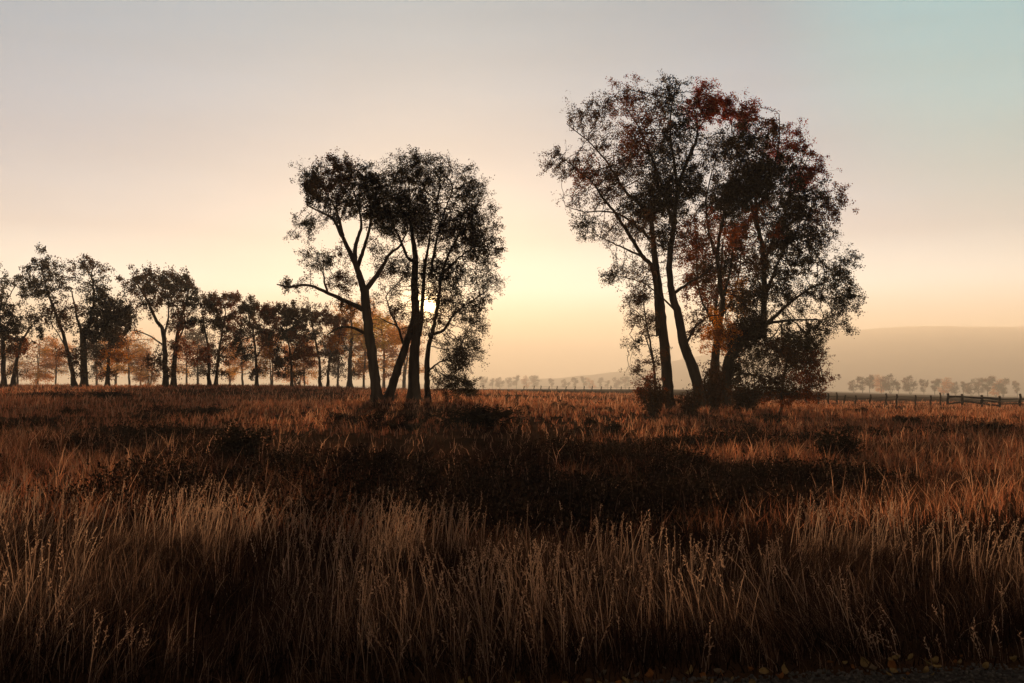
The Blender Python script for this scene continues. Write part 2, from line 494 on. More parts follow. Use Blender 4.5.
# --- right group ----------------------------------------------------------------------
make_tree('cottonwood_tree', 'tall double-trunked cottonwood with airy limbs fanning up and left', 'cottonwoods standing in the meadow', YC, (668, 409),
    [([(670, 411), (668, 372), (664, 327), (660, 288), (657, 262), (655, 240), (652, 212)], 6.6, 2.2, 0.4, 0.6),
     ([(701, 411), (693, 375), (682, 347), (676, 316), (670, 296), (667, 266), (671, 230), (676, 190), (690, 150)], 6.2, 1.4, -0.8, -1.0)],
    [([(660, 335), (654, 272), (641, 256), (624, 230), (612, 214), (600, 202), (590, 189), (566, 170)], 2.8, 0.5, 0.5, -2.2),
     ([(652, 214), (640, 200), (627, 186), (612, 160), (603, 146), (590, 131), (569, 112)], 2.0, 0.4, 0.6, 2.6),
     ([(655, 240), (640, 224), (624, 210), (606, 204), (588, 203), (568, 195)], 1.6, 0.35, 0.6, 3.6),
     ([(671, 232), (662, 190), (654, 160), (645, 130), (632, 103)], 1.9, 0.4, -1, 1.8),
     ([(676, 192), (668, 160), (664, 130), (668, 95)], 1.8, 0.4, -1, -3.2),
     ([(684, 165), (697, 140), (702, 118), (704, 98)], 1.7, 0.4, -1, 2.8),
     ([(640, 256), (622, 250), (606, 245), (590, 238)], 1.3, 0.3, -0.2, -2.2),
     ([(676, 316), (664, 300), (648, 284), (632, 276), (615, 272)], 1.2, 0.3, -1, 2.0),
     ([(683, 346), (690, 330), (700, 320), (712, 318)], 1.3, 0.4, -0.8, -2.6),
     ([(671, 295), (684, 286), (700, 276), (712, 262)], 1.7, 0.4, -1, -2.4)],
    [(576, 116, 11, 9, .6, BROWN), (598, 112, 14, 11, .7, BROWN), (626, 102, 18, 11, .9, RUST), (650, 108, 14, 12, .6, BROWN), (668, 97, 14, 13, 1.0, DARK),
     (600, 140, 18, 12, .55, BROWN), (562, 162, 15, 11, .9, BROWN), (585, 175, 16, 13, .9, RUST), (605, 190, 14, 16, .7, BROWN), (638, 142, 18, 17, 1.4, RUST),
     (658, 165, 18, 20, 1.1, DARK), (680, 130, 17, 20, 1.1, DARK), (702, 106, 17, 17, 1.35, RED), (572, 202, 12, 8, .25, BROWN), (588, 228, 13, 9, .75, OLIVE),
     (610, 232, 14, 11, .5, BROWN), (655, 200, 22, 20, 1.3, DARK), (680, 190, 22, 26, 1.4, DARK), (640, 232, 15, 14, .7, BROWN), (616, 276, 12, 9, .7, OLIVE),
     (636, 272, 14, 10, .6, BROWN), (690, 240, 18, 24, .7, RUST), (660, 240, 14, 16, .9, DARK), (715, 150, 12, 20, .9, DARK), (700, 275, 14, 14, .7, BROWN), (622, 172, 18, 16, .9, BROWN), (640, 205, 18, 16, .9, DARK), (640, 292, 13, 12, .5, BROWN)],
    5.2, 0.30, 0.080, 125000, 0.62, 23)

make_tree('cottonwood_tree', 'broad dense cottonwood with rust red top and a heavy limb reaching right', 'cottonwoods standing in the meadow', YD, (724, 407),
    [([(724, 410), (727, 376), (733, 353), (748, 337), (760, 318), (765, 335), (765, 255), (760, 228), (757, 190)], 6.8, 1.4, 0, 0.5),
     ([(713, 410), (715, 365), (718, 335), (722, 305), (718, 282), (715, 252), (722, 210), (735, 170)], 4.2, 1.0, 0.8, -1.5)],
    [([(752, 336), (771, 319), (785, 305), (805, 290), (826, 282)], 2.7, 0.5, 0, -1.5),
     ([(757, 326), (776, 322), (796, 319), (822, 318), (846, 318)], 2.0, 0.4, 0, 2.2),
     ([(764, 300), (778, 270), (792, 245), (812, 220)], 2.0, 0.4, 0, 2.6),
     ([(765, 262), (776, 228), (787, 196), (797, 165)], 1.9, 0.4, 0.3, -2.4),
     ([(759, 228), (752, 190), (746, 155), (740, 120)], 1.7, 0.4, 0.4, 2.4),
     ([(758, 212), (768, 180), (772, 150), (768, 125)], 1.5, 0.4, 0.4, -2.6),
     ([(722, 305), (734, 275), (740, 245), (742, 215)], 1.8, 0.4, 0.8, 2.9),
     ([(716, 262), (705, 235), (700, 205), (706, 170)], 1.5, 0.4, -.4, -2.9),
     ([(728, 376), (742, 374), (757, 377), (772, 385), (778, 391)], 1.2, 0.4, 0, -1.8)],
    [(725, 106, 16, 14, 1.2, RED), (745, 118, 14, 14, 1.2, RED), (762, 140, 13, 15, 1.1, RUST), (785, 152, 13, 15, 1.3, RED), (802, 178, 14, 16, 1.35, RED), (818, 210, 13, 17, 1.2, RUST),
     (740, 150, 22, 20, 1.0, DARK), (770, 180, 24, 20, 1.7, DARK), (745, 190, 22, 24, 1.7, DARK), (790, 210, 22, 20, 1.5, DARK), (815, 238, 12, 10, .9, BROWN), (780, 240, 24, 20, 1.4, DARK),
     (722, 200, 20, 24, 1.0, DARK), (750, 230, 20, 22, .8, RUST), (800, 262, 20, 14, 1.0, OLIVE), (832, 280, 18, 14, .8, OLIVE), (846, 303, 14, 15, .85, OLIVE), (828, 325, 16, 12, .8, OLIVE),
     (795, 300, 22, 17, .65, OLIVE), (770, 285, 16, 20, .9, DARK), (745, 335, 24, 20, 1.5, DARK), (790, 338, 22, 13, .8, OLIVE), (720, 335, 16, 18, .7, ORANGE), (745, 300, 16, 16, .8, DARK), (725, 262, 12, 12, .6, DARK),
     (715, 375, 8, 16, .6, BROWN), (745, 270, 14, 16, .6, BROWN), (812, 345, 14, 9, .8, OLIVE), (775, 352, 20, 12, .9, DARK), (800, 360, 14, 10, .7, BROWN), (740, 372, 16, 14, .8, DARK), (840, 262, 12, 9, .7, OLIVE)],
    5.4, 0.30, 0.084, 215000, 0.6, 24)

make_tree('cottonwood_tree', 'golden orange cottonwood glowing behind the dense rust-topped tree', 'cottonwoods standing in the meadow', 82.0, (716, 401),
    [([(716, 402), (718, 335), (716, 310), (722, 270), (724, 240)], 2.6, 0.9, 0, 0.5)],
    [([(717, 330), (700, 300), (694, 270), (692, 240)], 1.4, 0.4, 0, -2), ([(718, 320), (735, 296), (744, 262), (745, 236)], 1.4, 0.4, 0, 2)],
    [(700, 255, 16, 20, 1, RUST), (725, 240, 18, 20, .8, RUST), (745, 260, 14, 18, .8, BROWN), (712, 290, 22, 20, 1.0, RUST), (738, 300, 16, 18, 1.0, GOLD), (700, 320, 14, 16, .7, BROWN), (728, 335, 18, 14, .9, ORANGE), (690, 285, 10, 16, .7, RUST), (716, 312, 9, 7, 1.2, GOLD)],
    4.0, 0.45, 0.13, 21000, 0.5, 25)

make_tree('small_tree', 'small bushy red-brown tree at the right foot of the broad cottonwood', 'young trees beside the cottonwoods', 57.5, (782, 410),
    [([(781, 411), (783, 385), (787, 362), (790, 342), (788, 325)], 1.8, 0.6, 0, 0.2)],
    [([(783, 386), (770, 378), (758, 376), (748, 378)], 0.8, 0.3, 0, -0.8), ([(785, 372), (800, 362), (815, 358)], 0.8, 0.3, 0, 0.9), ([(787, 360), (778, 345), (770, 338)], 0.7, 0.3, 0, 1),
     ([(782, 394), (800, 388), (818, 384)], 0.7, 0.3, 0, -0.9)],
    [(775, 350, 16, 12, .7, BROWN), (800, 345, 14, 10, .6, OLIVE), (814, 362, 12, 11, .8, RUST), (800, 378, 18, 10, .9, RUST), (768, 380, 15, 10, .7, BROWN), (780, 398, 20, 7, .9, RUST), (822, 378, 9, 9, .7, RUST), (790, 360, 16, 12, .8, BROWN), (752, 392, 18, 10, .9, BROWN), (808, 394, 16, 9, .9, RUST), (782, 390, 18, 10, .9, BROWN), (760, 362, 12, 12, .6, OLIVE)],
    2.2, 0.2, 0.07, 30000, 1.1, 26)

make_tree('small_tree', 'slender pale sapling with sparse leaves left of the double-trunked cottonwood', 'young trees beside the cottonwoods', 58.5, (656, 409),
    [([(657, 411), (655, 375), (651, 345), (646, 318), (643, 290)], 1.5, 0.5, 0, 0.3)],
    [([(654, 365), (644, 335), (636, 342), (628, 335)], 0.7, 0.25, 0, -0.7), ([(652, 335), (660, 335), (664, 320)], 0.6, 0.25, 0, 0.8), ([(648, 325), (638, 312), (630, 305)], 0.6, 0.25, 0, 0.6),
     ([(656, 385), (642, 376), (630, 366)], 0.7, 0.25, 0, 0.8)],
    [(640, 295, 12, 12, .6, BROWN), (634, 318, 10, 11, .55, BROWN), (632, 345, 9, 10, .5, OLIVE), (648, 325, 12, 16, .5, BROWN), (634, 368, 9, 9, .55, BROWN), (648, 388, 14, 14, .9, RUST), (660, 400, 14, 8, 1.1, BROWN), (655, 360, 10, 12, .5, BROWN)],
    1.6, 0.2, 0.07, 12000, 1.1, 27)

# --- grove on the left, about 125 m away -------------------------------------------------
GROVE = 'cottonwoods of the grove on the left'
MID = [
 ('wide dark tree at the left edge of the photo with half bare branches', 118, (10, 386),
  [([(12, 387), (16, 360), (20, 342), (28, 328)], 2.6, 0.9, 0, 0.5), ([(2, 387), (1, 335), (-2, 320), (2, 298)], 3.0, 1, 0.5, 0)],
  [([(2, 310), (14, 292), (26, 276)], .8, .3, 0, -1), ([(-1, 325), (-14, 305), (-22, 290)], .9, .3, 0, 1), ([(20, 342), (10, 330), (6, 322)], .7, .3, .2, 1)],
  [(0, 285, 9, 10, .8, OLIVE), (-16, 295, 12, 15, 1, OLIVE), (4, 305, 8, 10, .8, OLIVE), (26, 322, 12, 9, .9, DARK), (8, 332, 10, 10, 1.0, DARK), (-10, 325, 12, 14, 1, DARK), (34, 330, 6, 7, .6, OLIVE), (22, 283, 5, 4, .12, OLIVE)]),
 ('tall dark tree with a V of two stems and two separate crown tops', 115, (80, 387),
  [([(75, 388), (70, 358), (62, 328), (53, 302), (45, 275)], 2.9, .8, 0, -.6), ([(83, 388), (82, 335), (86, 325), (92, 300), (89, 272)], 3.4, .8, .5, .6), ([(79, 388), (77, 335), (72, 315), (66, 290)], 2.2, .6, 1, 1.4)],
  [([(70, 356), (56, 335), (44, 322)], .9, .3, 0, 1.6), ([(85, 330), (100, 315), (112, 305)], 1.1, .3, .5, -1.5)],
  [(43, 265, 11, 11, 1.5, DARK), (33, 287, 13, 12, 1.2, OLIVE), (53, 286, 13, 16, 1.3, DARK), (87, 267, 14, 9, 1.2, BROWN), (93, 286, 11, 13, 1.0, DARK), (101, 304, 15, 14, 1.6, DARK), (118, 312, 13, 13, 1.4, DARK), (72, 318, 18, 16, .9, BROWN), (46, 315, 12, 10, .6, OLIVE), (98, 330, 18, 12, 1.3, DARK), (75, 355, 9, 12, .5, BROWN)]),
 ('shorter dark tree close against the right side of the V-stemmed tree', 122, (107, 387),
  [([(107, 388), (108, 362), (109, 340), (112, 320)], 2.2, .9, 0, .4)],
  [([(108, 345), (118, 330), (126, 318)], .9, .3, 0, -1)],
  [(112, 318, 13, 12, 1.3, DARK), (124, 322, 10, 10, 1.1, DARK), (104, 332, 11, 10, 1.0, BROWN), (118, 338, 11, 8, .8, BROWN)]),
 ('double-trunked flat-topped tree with a low branch reaching left in the left grove', 120, (169, 387),
  [([(166, 388), (164, 335), (158, 322), (148, 300), (140, 286)], 2.8, .8, 0, -.6), ([(172, 388), (174, 352), (178, 325), (185, 300), (188, 284)], 2.8, .8, .4, .6)],
  [([(163, 345), (150, 336), (138, 331), (132, 331)], .9, .35, 0, -1), ([(164, 340), (167, 312), (164, 288)], 1.3, .4, 0, 1.2), ([(175, 345), (186, 325), (196, 306)], 1.0, .35, .4, -1)],
  [(138, 285, 13, 10, 1.0, BROWN), (158, 281, 17, 9, 1.2, BROWN), (182, 283, 15, 10, 1.2, BROWN), (195, 298, 7, 10, .8, OLIVE), (148, 305, 13, 10, .5, BROWN), (175, 302, 15, 12, .8, BROWN), (133, 298, 8, 8, .5, BROWN), (168, 325, 8, 8, .3, BROWN), (180, 325, 10, 9, .5, RUST)]),
 ('twin-stemmed tree next right of the flat-topped double-trunked tree', 124, (212, 389),
  [([(209, 389), (208, 352), (204, 328), (201, 310)], 1.8, .6, 0, .3), ([(215, 389), (218, 354), (222, 332), (226, 312)], 1.9, .6, .3, 0)],
  [([(217, 360), (228, 346), (236, 335)], .8, .3, .3, -1)],
  [(207, 305, 11, 8, 1.0, BROWN), (225, 303, 12, 8, 1.1, RUST), (237, 316, 7, 8, .8, RUST), (220, 322, 13, 11, .9, BROWN), (203, 325, 9, 9, .8, DARK), (232, 338, 8, 8, .6, RUST)]),
 ('single-trunked round-crowned tree right of the twin-stemmed tree', 122, (257, 391),
  [([(257, 391), (256, 360), (253, 335), (248, 315)], 1.9, .6, 0, .2)],
  [([(256, 358), (266, 340), (272, 322)], .9, .3, 0, 1), ([(256, 335), (244, 340), (238, 334)], .7, .3, 0, -1)],
  [(250, 309, 11, 9, 1.1, BROWN), (268, 313, 12, 10, 1.0, RUST), (278, 325, 8, 9, .8, RUST), (254, 328, 12, 10, .8, BROWN), (240, 336, 8, 6, .7, DARK), (268, 340, 10, 10, .7, RUST)]),
 ('slim tree with a narrow crown just left of the forked cottonwood', 120, (291, 390),
  [([(292, 390), (291, 362), (288, 340), (286, 320)], 1.5, .5, 0, .2)],
  [([(291, 360), (299, 344), (303, 332)], .7, .3, 0, -1)],
  [(286, 314, 9, 9, 1.0, BROWN), (297, 322, 9, 9, .8, BROWN), (285, 332, 9, 8, .9, DARK), (299, 340, 7, 8, .6, RUST)]),
 ('hazy tree behind the forked cottonwood with its crown under the long limb', 138, (320, 389),
  [([(320, 390), (319, 360), (314, 335), (310, 318)], 1.7, .6, 0, .3), ([(327, 390), (329, 360), (334, 335)], 1.4, .5, .4, 0)],
  [([(328, 362), (338, 345), (342, 330)], .7, .3, .3, -1)],
  [(310, 315, 11, 10, 1.0, BROWN), (325, 318, 11, 10, 1.0, RUST), (338, 325, 10, 10, .9, RUST), (312, 335, 11, 9, .7, BROWN), (334, 342, 10, 9, .7, ORANGE)]),
 ('broad orange tree glowing between the forked cottonwood and the leaning stem', 190, (350, 388),
  [([(350, 389), (350, 360), (352, 335), (350, 312)], 2.6, .8, 0, .3)],
  [([(350, 352), (338, 335), (332, 320)], .9, .3, 0, 1), ([(351, 335), (366, 332), (374, 315)], 1.0, .3, 0, -1)],
  [(345, 312, 15, 10, 1.1, AMBER), (365, 310, 13, 11, 1.1, AMBER), (380, 322, 11, 11, 1.0, HONEY), (340, 330, 13, 10, 1.0, AMBER), (360, 332, 14, 11, 1.0, HONEY), (392, 338, 9, 12, .9, AMBER), (375, 345, 12, 10, .8, HONEY)]),
]
for i, (lab, Y, base, st, lm, bl) in enumerate(MID):
    bl = bl + [(base[0] - 9, 350 + (i * 7) % 11, 10, 12, .45, (BROWN, RUST, DARK)[i % 3]), (base[0] + 10, 346 + (i * 5) % 13, 10, 12, .4, (RUST, BROWN, ORANGE)[i % 3]), (base[0] + 3, 372, 8, 7, .35, BROWN)]
    make_tree('grove_tree', lab, GROVE, float(Y), base, st, lm, bl, 3.6, 0.55, 0.17, 3600 + 1650 * len(bl), 0.62, 60 + i, fine=False)


# --- prototypes for trees seen small ---------------------------------------------------------
def proto_tree(seed, height, width, tints, nl, leaf, stems=1, low=0.3, foot=0.14):
    """Unit tree in metres: trunk and crown meshes, to be copied."""
    g = np.random.default_rng(seed)
    paths = []
    for s in range(stems):
        x0 = (s - (stems - 1) / 2) * 0.5
        lean = g.uniform(-0.18, 0.18) + (s - (stems - 1) / 2) * 0.25
        pts = np.array([[x0 + lean * height * t + g.normal(0, .12) * t, g.normal(0, .4) * t, height * 0.82 * t - 0.15 * (t == 0)] for t in (0, .2, .4, .6, .8, 1.0)])
        paths.append(smooth_path(pts, np.linspace(0.42, 0.07, 6) * height / 20 / stems ** .4, 0.9, seed + s))
    nodes = np.concatenate([p[0][int(len(p[0]) * low):] for p in paths])
    AT, TI = [], []
    nb = int(g.integers(13, 17))
    for b in range(nb):
        a = g.uniform(0, 2 * math.pi); rr = width * 0.40 * math.sqrt(g.random())
        z = height * g.uniform(foot, 0.90)
        sh = 1 - abs((z / height) - 0.5) * 0.7
        c = np.array([rr * math.cos(a) * sh, rr * math.sin(a) * sh, z])
        d = g.normal(0, 1, (26, 3)); d /= np.linalg.norm(d, axis=1, keepdims=True); d *= g.random((26, 1)) ** .5 * 1.35
        AT.append(c + d * np.array([1, 1, .75]) * width * 0.17)
        TI += [tints[b % len(tints)]] * 26
    AT = np.concatenate(AT); TI = np.array(TI)
    P, par = grow(nodes, AT, 0.75, 0.85, 45, g)
    n0 = len(nodes)
    parts = [tube(p[0], p[1], 6, 0.05, seed) for p in paths]
    r = np.full(len(P), 0.03)
    for i in range(len(P) - 1, n0 - 1, -1):
        if par[i] >= n0:
            r[par[i]] = min(0.16, (r[par[i]] ** 2.2 + r[i] ** 2.2) ** (1 / 2.2))
    for i in range(n0, len(P)):
        parts.append(tube(P[[par[i], i]], [r[i] * 1.1, r[i]], 3))
    V, Q = join(parts)
    src = P[n0:]
    near = np.concatenate([((src[s:s + 500, None] - AT[None]) ** 2).sum(-1).argmin(1) for s in range(0, len(src), 500)])
    cw = np.clip((fbm(src[:, 0] / 2.2 + 9, src[:, 2] / 2.2 + src[:, 1] * .3, seed, 2) - .3) * 2.5, .04, 1.4)
    pick = g.choice(len(src), nl, p=cw / cw.sum())
    pos = src[pick] + g.normal(0, 0.42, (nl, 3)) * g.uniform(.3, 2.2, (nl, 1))
    tint = TI[near[pick]] * g.uniform(.6, 1.45, (nl, 1))
    lv, lt, ltint = leaves_mesh(pos, leaf, tint, g)
    root = empty('cottonwood_tree', (0, 0, 0))
    mesh_np('trunk', V, Q, mat=M_BARK, parent=root)
    mesh_np('crown', lv, None, lt, mat=M_LEAF, tint=ltint, parent=root)
    return root


PROTOS = [proto_tree(301, 20, 15, [AMBER, ORANGE, HONEY], 8500, .30), proto_tree(302, 20, 12, [AMBER, HONEY, ORANGE], 7500, .30, 2),
          proto_tree(303, 20, 17, [ORANGE, AMBER, AMBER], 9000, .30, 2), proto_tree(304, 20, 14, [BROWN, RUST, OLIVE], 10000, .32, foot=.22),
          proto_tree(305, 20, 11, [BROWN, OLIVE, RUST], 9000, .32, foot=.22), proto_tree(306, 20, 17, [OLIVE, BROWN, RUST], 12000, .32, 3, foot=.22)]
used = set()


def place(pi, px, Y, hpx, name, label, cat, group, rz, base_py=None, wide=1.0):
    p = PROTOS[pi]
    o = p if pi not in used else copy_tree(p)
    used.add(pi)
    x = (px - 512) / F * Y
    z = Hs(x, Y)
    o.name = name
    o.location = (x, Y, z - 0.05)
    o.rotation_euler.z = rz
    s = hpx * Y / F / 19.0
    o.scale = (s * wide, s * wide, s)
    tag(o, label, cat, group)
    return o


ORD = ['first', 'second', 'third', 'fourth', 'fifth', 'sixth', 'seventh', 'eighth', 'ninth', 'tenth', 'eleventh', 'twelfth', 'thirteenth', 'fourteenth',
       'fifteenth', 'sixteenth', 'seventeenth', 'eighteenth', 'nineteenth', 'twentieth', 'twenty-first', 'twenty-second', 'twenty-third', 'twenty-fourth', 'twenty-fifth']
g2 = np.random.default_rng(77)
# glowing trees behind the left grove
BACK = [(-12, 48, 205), (18, 50, 215), (38, 56, 235), (56, 52, 210), (97, 50, 250), (116, 56, 225), (130, 58, 205), (150, 50, 215), (141, 40, 270), (187, 54, 240), (198, 60, 205), (243, 52, 215), (230, 42, 280), (272, 56, 225),
        (305, 50, 235), (298, 62, 260), (338, 62, 225), (364, 70, 230), (384, 78, 245), (404, 62, 235)]
for i, (px, h, Y) in enumerate(sorted(BACK)):
    place([0, 1, 2, 0, 3, 1][i % 6], px, Y * 1.4, h, 'grove_tree', 'hazy orange tree behind the dark left grove, %s from the left in that back row' % ORD[i], 'tree', 'orange trees behind the left grove', g2.uniform(0, 6.28), wide=g2.uniform(.9, 1.25))
# pale tree line on the horizon between the two groups
LINE = [(484, 13), (493, 11), (501, 12), (509, 12), (517, 14), (526, 15), (535, 14), (551, 11), (565, 10), (574, 12), (583, 13), (591, 13), (600, 12), (608, 9), (616, 12), (626, 13), (635, 14), (645, 11)]
for i, (px, h) in enumerate(LINE):
    place([3, 4, 5, 3, 4, 2][i % 6], px + g2.uniform(-1, 1), 2200 + g2.uniform(-110, 150), h, 'cottonwood_tree', 'pale hazy tree on the horizon between the two tree groups, %s from the left' % ORD[i], 'tree', 'pale tree line on the centre horizon', g2.uniform(0, 6.28), wide=g2.uniform(.85, 1.3))
# tree line on the right
RIGHT = [(853, 13), (863, 17), (870, 19), (880, 21), (889, 20), (898, 13), (909, 19), (923, 16), (934, 17), (942, 20), (955, 14), (963, 15), (970, 14), (978, 19), (987, 21), (996, 20), (1003, 19), (1016, 17), (1032, 18), (1046, 20)]
for i, (px, h) in enumerate(RIGHT):
    lab = 'brown hazy tree in the far row beyond the rail fence, %s from the left' % ORD[i]
    place([5, 3, 4, 2, 5, 4][i % 6], px + g2.uniform(-1, 1), 1150 + g2.uniform(-70, 90), h, 'cottonwood_tree', lab, 'tree', 'hazy tree row beyond the right fence', g2.uniform(0, 6.28), wide=g2.uniform(.85, 1.25))


# ------------------------------------------------------------------ shrubs
def proto_shrub(seed, tint, n=2600, w=1.0, h=0.8, stick=False):
    g = np.random.default_rng(seed)
    root = empty('sagebrush', (0, 0, 0))
    stems = []
    ends = []
    for k in range(26):
        a = g.uniform(0, 6.28); s = g.uniform(.25, 1) ** .7
        e = np.array([math.cos(a) * s * w * .5, math.sin(a) * s * w * .5, h * (1 - .45 * s * s) * g.uniform(.65, 1.1)])
        m = e * np.array([.45, .45, .5]) + g.normal(0, .05, 3)
        p, r = smooth_path([np.array([0, 0, -.05]), m, e], [.014, .009, .004], .12, seed + k)
        stems.append(tube(p, r, 3)); ends.append(p[len(p) // 3:])
    V, Q = join(stems)
    mesh_np('stem', V, Q, mat=M_TWIG, parent=root)['kind'] = 'stuff'
    src = np.concatenate(ends)
    pos = src[g.integers(0, len(src), n)] + g.normal(0, .07, (n, 3)) * np.array([1, 1, .9])
    pos[:, 2] = np.maximum(pos[:, 2], .02)
    lv, lt, li = leaves_mesh(pos, .055, np.array([tint]) * g.uniform(.6, 1.5, (n, 1)), g, -.4)
    mesh_np('foliage', lv, None, lt, mat=M_SHRUB, tint=li, parent=root)
    return root


SAGE = (0.022, 0.016, 0.011)
SH = [proto_shrub(401, SAGE), proto_shrub(402, (0.03, 0.019, 0.012)), proto_shrub(403, SAGE, 2800, 1.3, .7), proto_shrub(404, (0.06, 0.028, 0.014), 2200, .9, .9)]
sh_used = set()


def shrub(k, px, py, wpx, hpx, label, group):
    # distance follows from where its foot meets the ground
    Y = 9.0
    while Y < 140:
        x = (px - 512) / F * Y
        z = Hs(x, Y)
        if at(px, py, Y)[2] <= z:
            break
        Y += 0.25
    o = SH[k] if k not in sh_used else copy_tree(SH[k])
    sh_used.add(k)
    x = (px - 512) / F * Y
    o.location = (x, Y, Hs(x, Y) - .03)
    o.rotation_euler.z = random.uniform(0, 6.28)
    s = wpx * Y / F
    o.scale = (s, s, hpx * Y / F / .8)
    tag(o, label, 'shrub', group)


SG = 'shrubs in the meadow'
for row in [
    (0, 246, 464, 66, 40, 'large round black sagebrush in the dark left middle of the meadow'),
    (0, 836, 464, 48, 34, 'round dark sagebrush standing highest in the right half of the meadow'),
    (2, 560, 409, 15, 9, 'small dark sagebrush nearest the centre, in the sunlit grass between the tree groups'),
    (1, 526, 411, 13, 7, 'small sagebrush left of centre in the sunlit grass between the tree groups'),
    (2, 577, 412, 18, 8, 'low wide sagebrush right of centre in the sunlit grass between the tree groups'),
    (0, 606, 413, 15, 7, 'small sagebrush left of the slender sapling in the sunlit grass'),
    (2, 478, 426, 70, 24, 'widest black sagebrush mat in front of the multi-stemmed cottonwood'),
    (1, 590, 428, 17, 11, 'dark sagebrush in mid meadow below the low wide one right of centre'),
    (0, 612, 434, 20, 13, 'dark sagebrush in mid meadow below the slender sapling'),
    (3, 470, 398, 18, 12, 'brown bush at the right foot of the multi-stemmed cottonwood'),
    (3, 652, 416, 30, 34, 'brown bush around the foot of the slender sapling'),
    (3, 690, 418, 28, 30, 'brown bush between the two trunks of the double-trunked cottonwood'),
    (3, 745, 413, 40, 30, 'brown bush at the right foot of the broad dense cottonwood'),
    (3, 714, 412, 30, 44, 'tall brown bush hiding the feet of the trunks between the two big right cottonwoods'),
    (2, 772, 424, 36, 12, 'grey-brown low bush in front of the small red-brown tree'),
    (1, 905, 424, 30, 9, 'low dark sagebrush in front of the rail fence'),
    (2, 985, 430, 44, 10, 'wide low sagebrush in the grass at the right edge below the fence'),
    (1, 855, 413, 26, 6, 'low dark bush along the foot of the wire fence'),
    (2, 946, 410, 15, 4, 'tiny dark bush at the start of the wooden rails'),
    (2, 150, 421, 30, 8, 'small dark sagebrush in the reddish grass on the left'),
    (1, 75, 416, 26, 9, 'small dark sagebrush nearest the left edge in the reddish grass'),
    (2, 205, 414, 40, 9, 'wide dark sagebrush in front of the twin-stemmed tree'),
    (0, 110, 398, 50, 7, 'dark low bush below the shorter dark tree of the grove'),
    (2, 40, 399, 60, 8, 'dark low bush below the left end of the grove'),
    (1, 340, 421, 30, 9, 'dark sagebrush in front of the forked cottonwood'),
    (2, 395, 432, 46, 12, 'wide dark sagebrush below the leaning stem of the multi-stemmed cottonwood'),
    (1, 175, 447, 30, 10, 'dark sagebrush left of the large round black one'),
]:
    shrub(*row, SG)


# ------------------------------------------------------------------ grasses
def blades(px, py, h, w, lx, ly, tint, g, seg=3, curve=1.0):
    """Tapered bent blades: base x, y; height, width; lean vector; returns verts, quads, tris, tint"""
    n = len(px)
    z0 = H(px, py) - 0.03
    fa = g.uniform(0, math.pi, n)
    wx, wy = np.cos(fa), np.sin(fa)
    V = np.zeros((n, seg * 2 + 1, 3))
    for k in range(seg + 1):
        t = k / seg
        b = t ** (1 + curve)
        cx = px + lx * h * b; cy = py + ly * h * b
        lean2 = (lx ** 2 + ly ** 2)
        cz = z0 + h * t * (1 - 0.35 * np.minimum(lean2, 1.5) * t)
        ww = w * (1 - 0.55 * t) * .5
        if k < seg:
            V[:, 2 * k] = np.stack([cx - wx * ww, cy - wy * ww, cz], 1)
            V[:, 2 * k + 1] = np.stack([cx + wx * ww, cy + wy * ww, cz], 1)
        else:
            V[:, 2 * k] = np.stack([cx, cy, cz], 1)
    m = seg * 2 + 1
    i = np.arange(n)[:, None] * m
    Q = np.concatenate([i + np.array([[2 * k, 2 * k + 1, 2 * k + 3, 2 * k + 2]]) for k in range(seg - 1)])
    T = i + np.array([[2 * seg - 2, 2 * seg - 1, 2 * seg]])
    return V.reshape(-1, 3), Q, T, np.repeat(tint, m, 0), V[:, -1], V[:, -1] - V[:, -3]


def lerp3(a, b, t):
    return np.array(a)[None] * (1 - t[:, None]) + np.array(b)[None] * t[:, None]


def edge_y(x):
    """Where the verge ends and the gravel of the roadside begins."""
    return 5.62 + 0.16 * np.clip(x + 0.2, 0, 9) + 0.10 * (vnoise(x * 2.2, x * 0 + 3, 5) - .5)


g = np.random.default_rng(900)
STRAW = (0.28, 0.19, 0.138); TAN = (0.125, 0.072, 0.050); RUSSET = (0.25, 0.088, 0.055); UMBER = (0.016, 0.009, 0.007)

# tall roadside grass
n = 125000
y = 5.4 + 7.6 * g.random(n) ** 0.9
x = g.uniform(-0.72, 0.72, n) * (y + 1.5)
# tufted: pull towards tuft centres
tx, ty = np.round(x / .16) * .16, np.round(y / .16) * .16
jx = (vnoise(tx * 91.7, ty * 57.3, 8) - .5) * .2; jy = (vnoise(tx * 33.1, ty * 77.9, 9) - .5) * .2
pull = g.uniform(0.2, .8, n)
x = x + (tx + jx - x) * pull; y = y + (ty + jy - y) * pull
keep = (y > edge_y(x) + .05 + g.random(n) ** 2 * .25)
dn = fbm(x / 1.1 + 7, y / 1.1, 12)
keep &= (dn + g.normal(0, .08, n) > .42 + np.clip((y - 9.3 - 3.2 * np.clip((-x / y + .12) * 2.2, 0, 1)) / 5, 0, .4))
x, y, dn = x[keep], y[keep], dn[keep]; n = len(x)
leftish = np.clip((-x / y + .12) * 2.2, 0, 1)
hb = 0.17 + .37 * fbm(x / 1.6, y / 1.6, 15) + .10 * leftish
fade = np.clip((13.2 - y) / 3.5, .35, 1) * np.clip((y - edge_y(x)) / .5, .45, 1)
h = hb * fade * g.uniform(.45, 1.25, n)
w = g.uniform(.0028, .0065, n)
wind = fbm(x / 2.3 + 3, y / 2.3, 18, 2) - .5
lx = .6 * wind * 2 + g.normal(.05, .23, n); ly = g.normal(-.05, .28, n)
bent = g.random(n) < .07
lx[bent] += g.normal(0, .9, bent.sum()); ly[bent] += g.normal(0, .5, bent.sum())
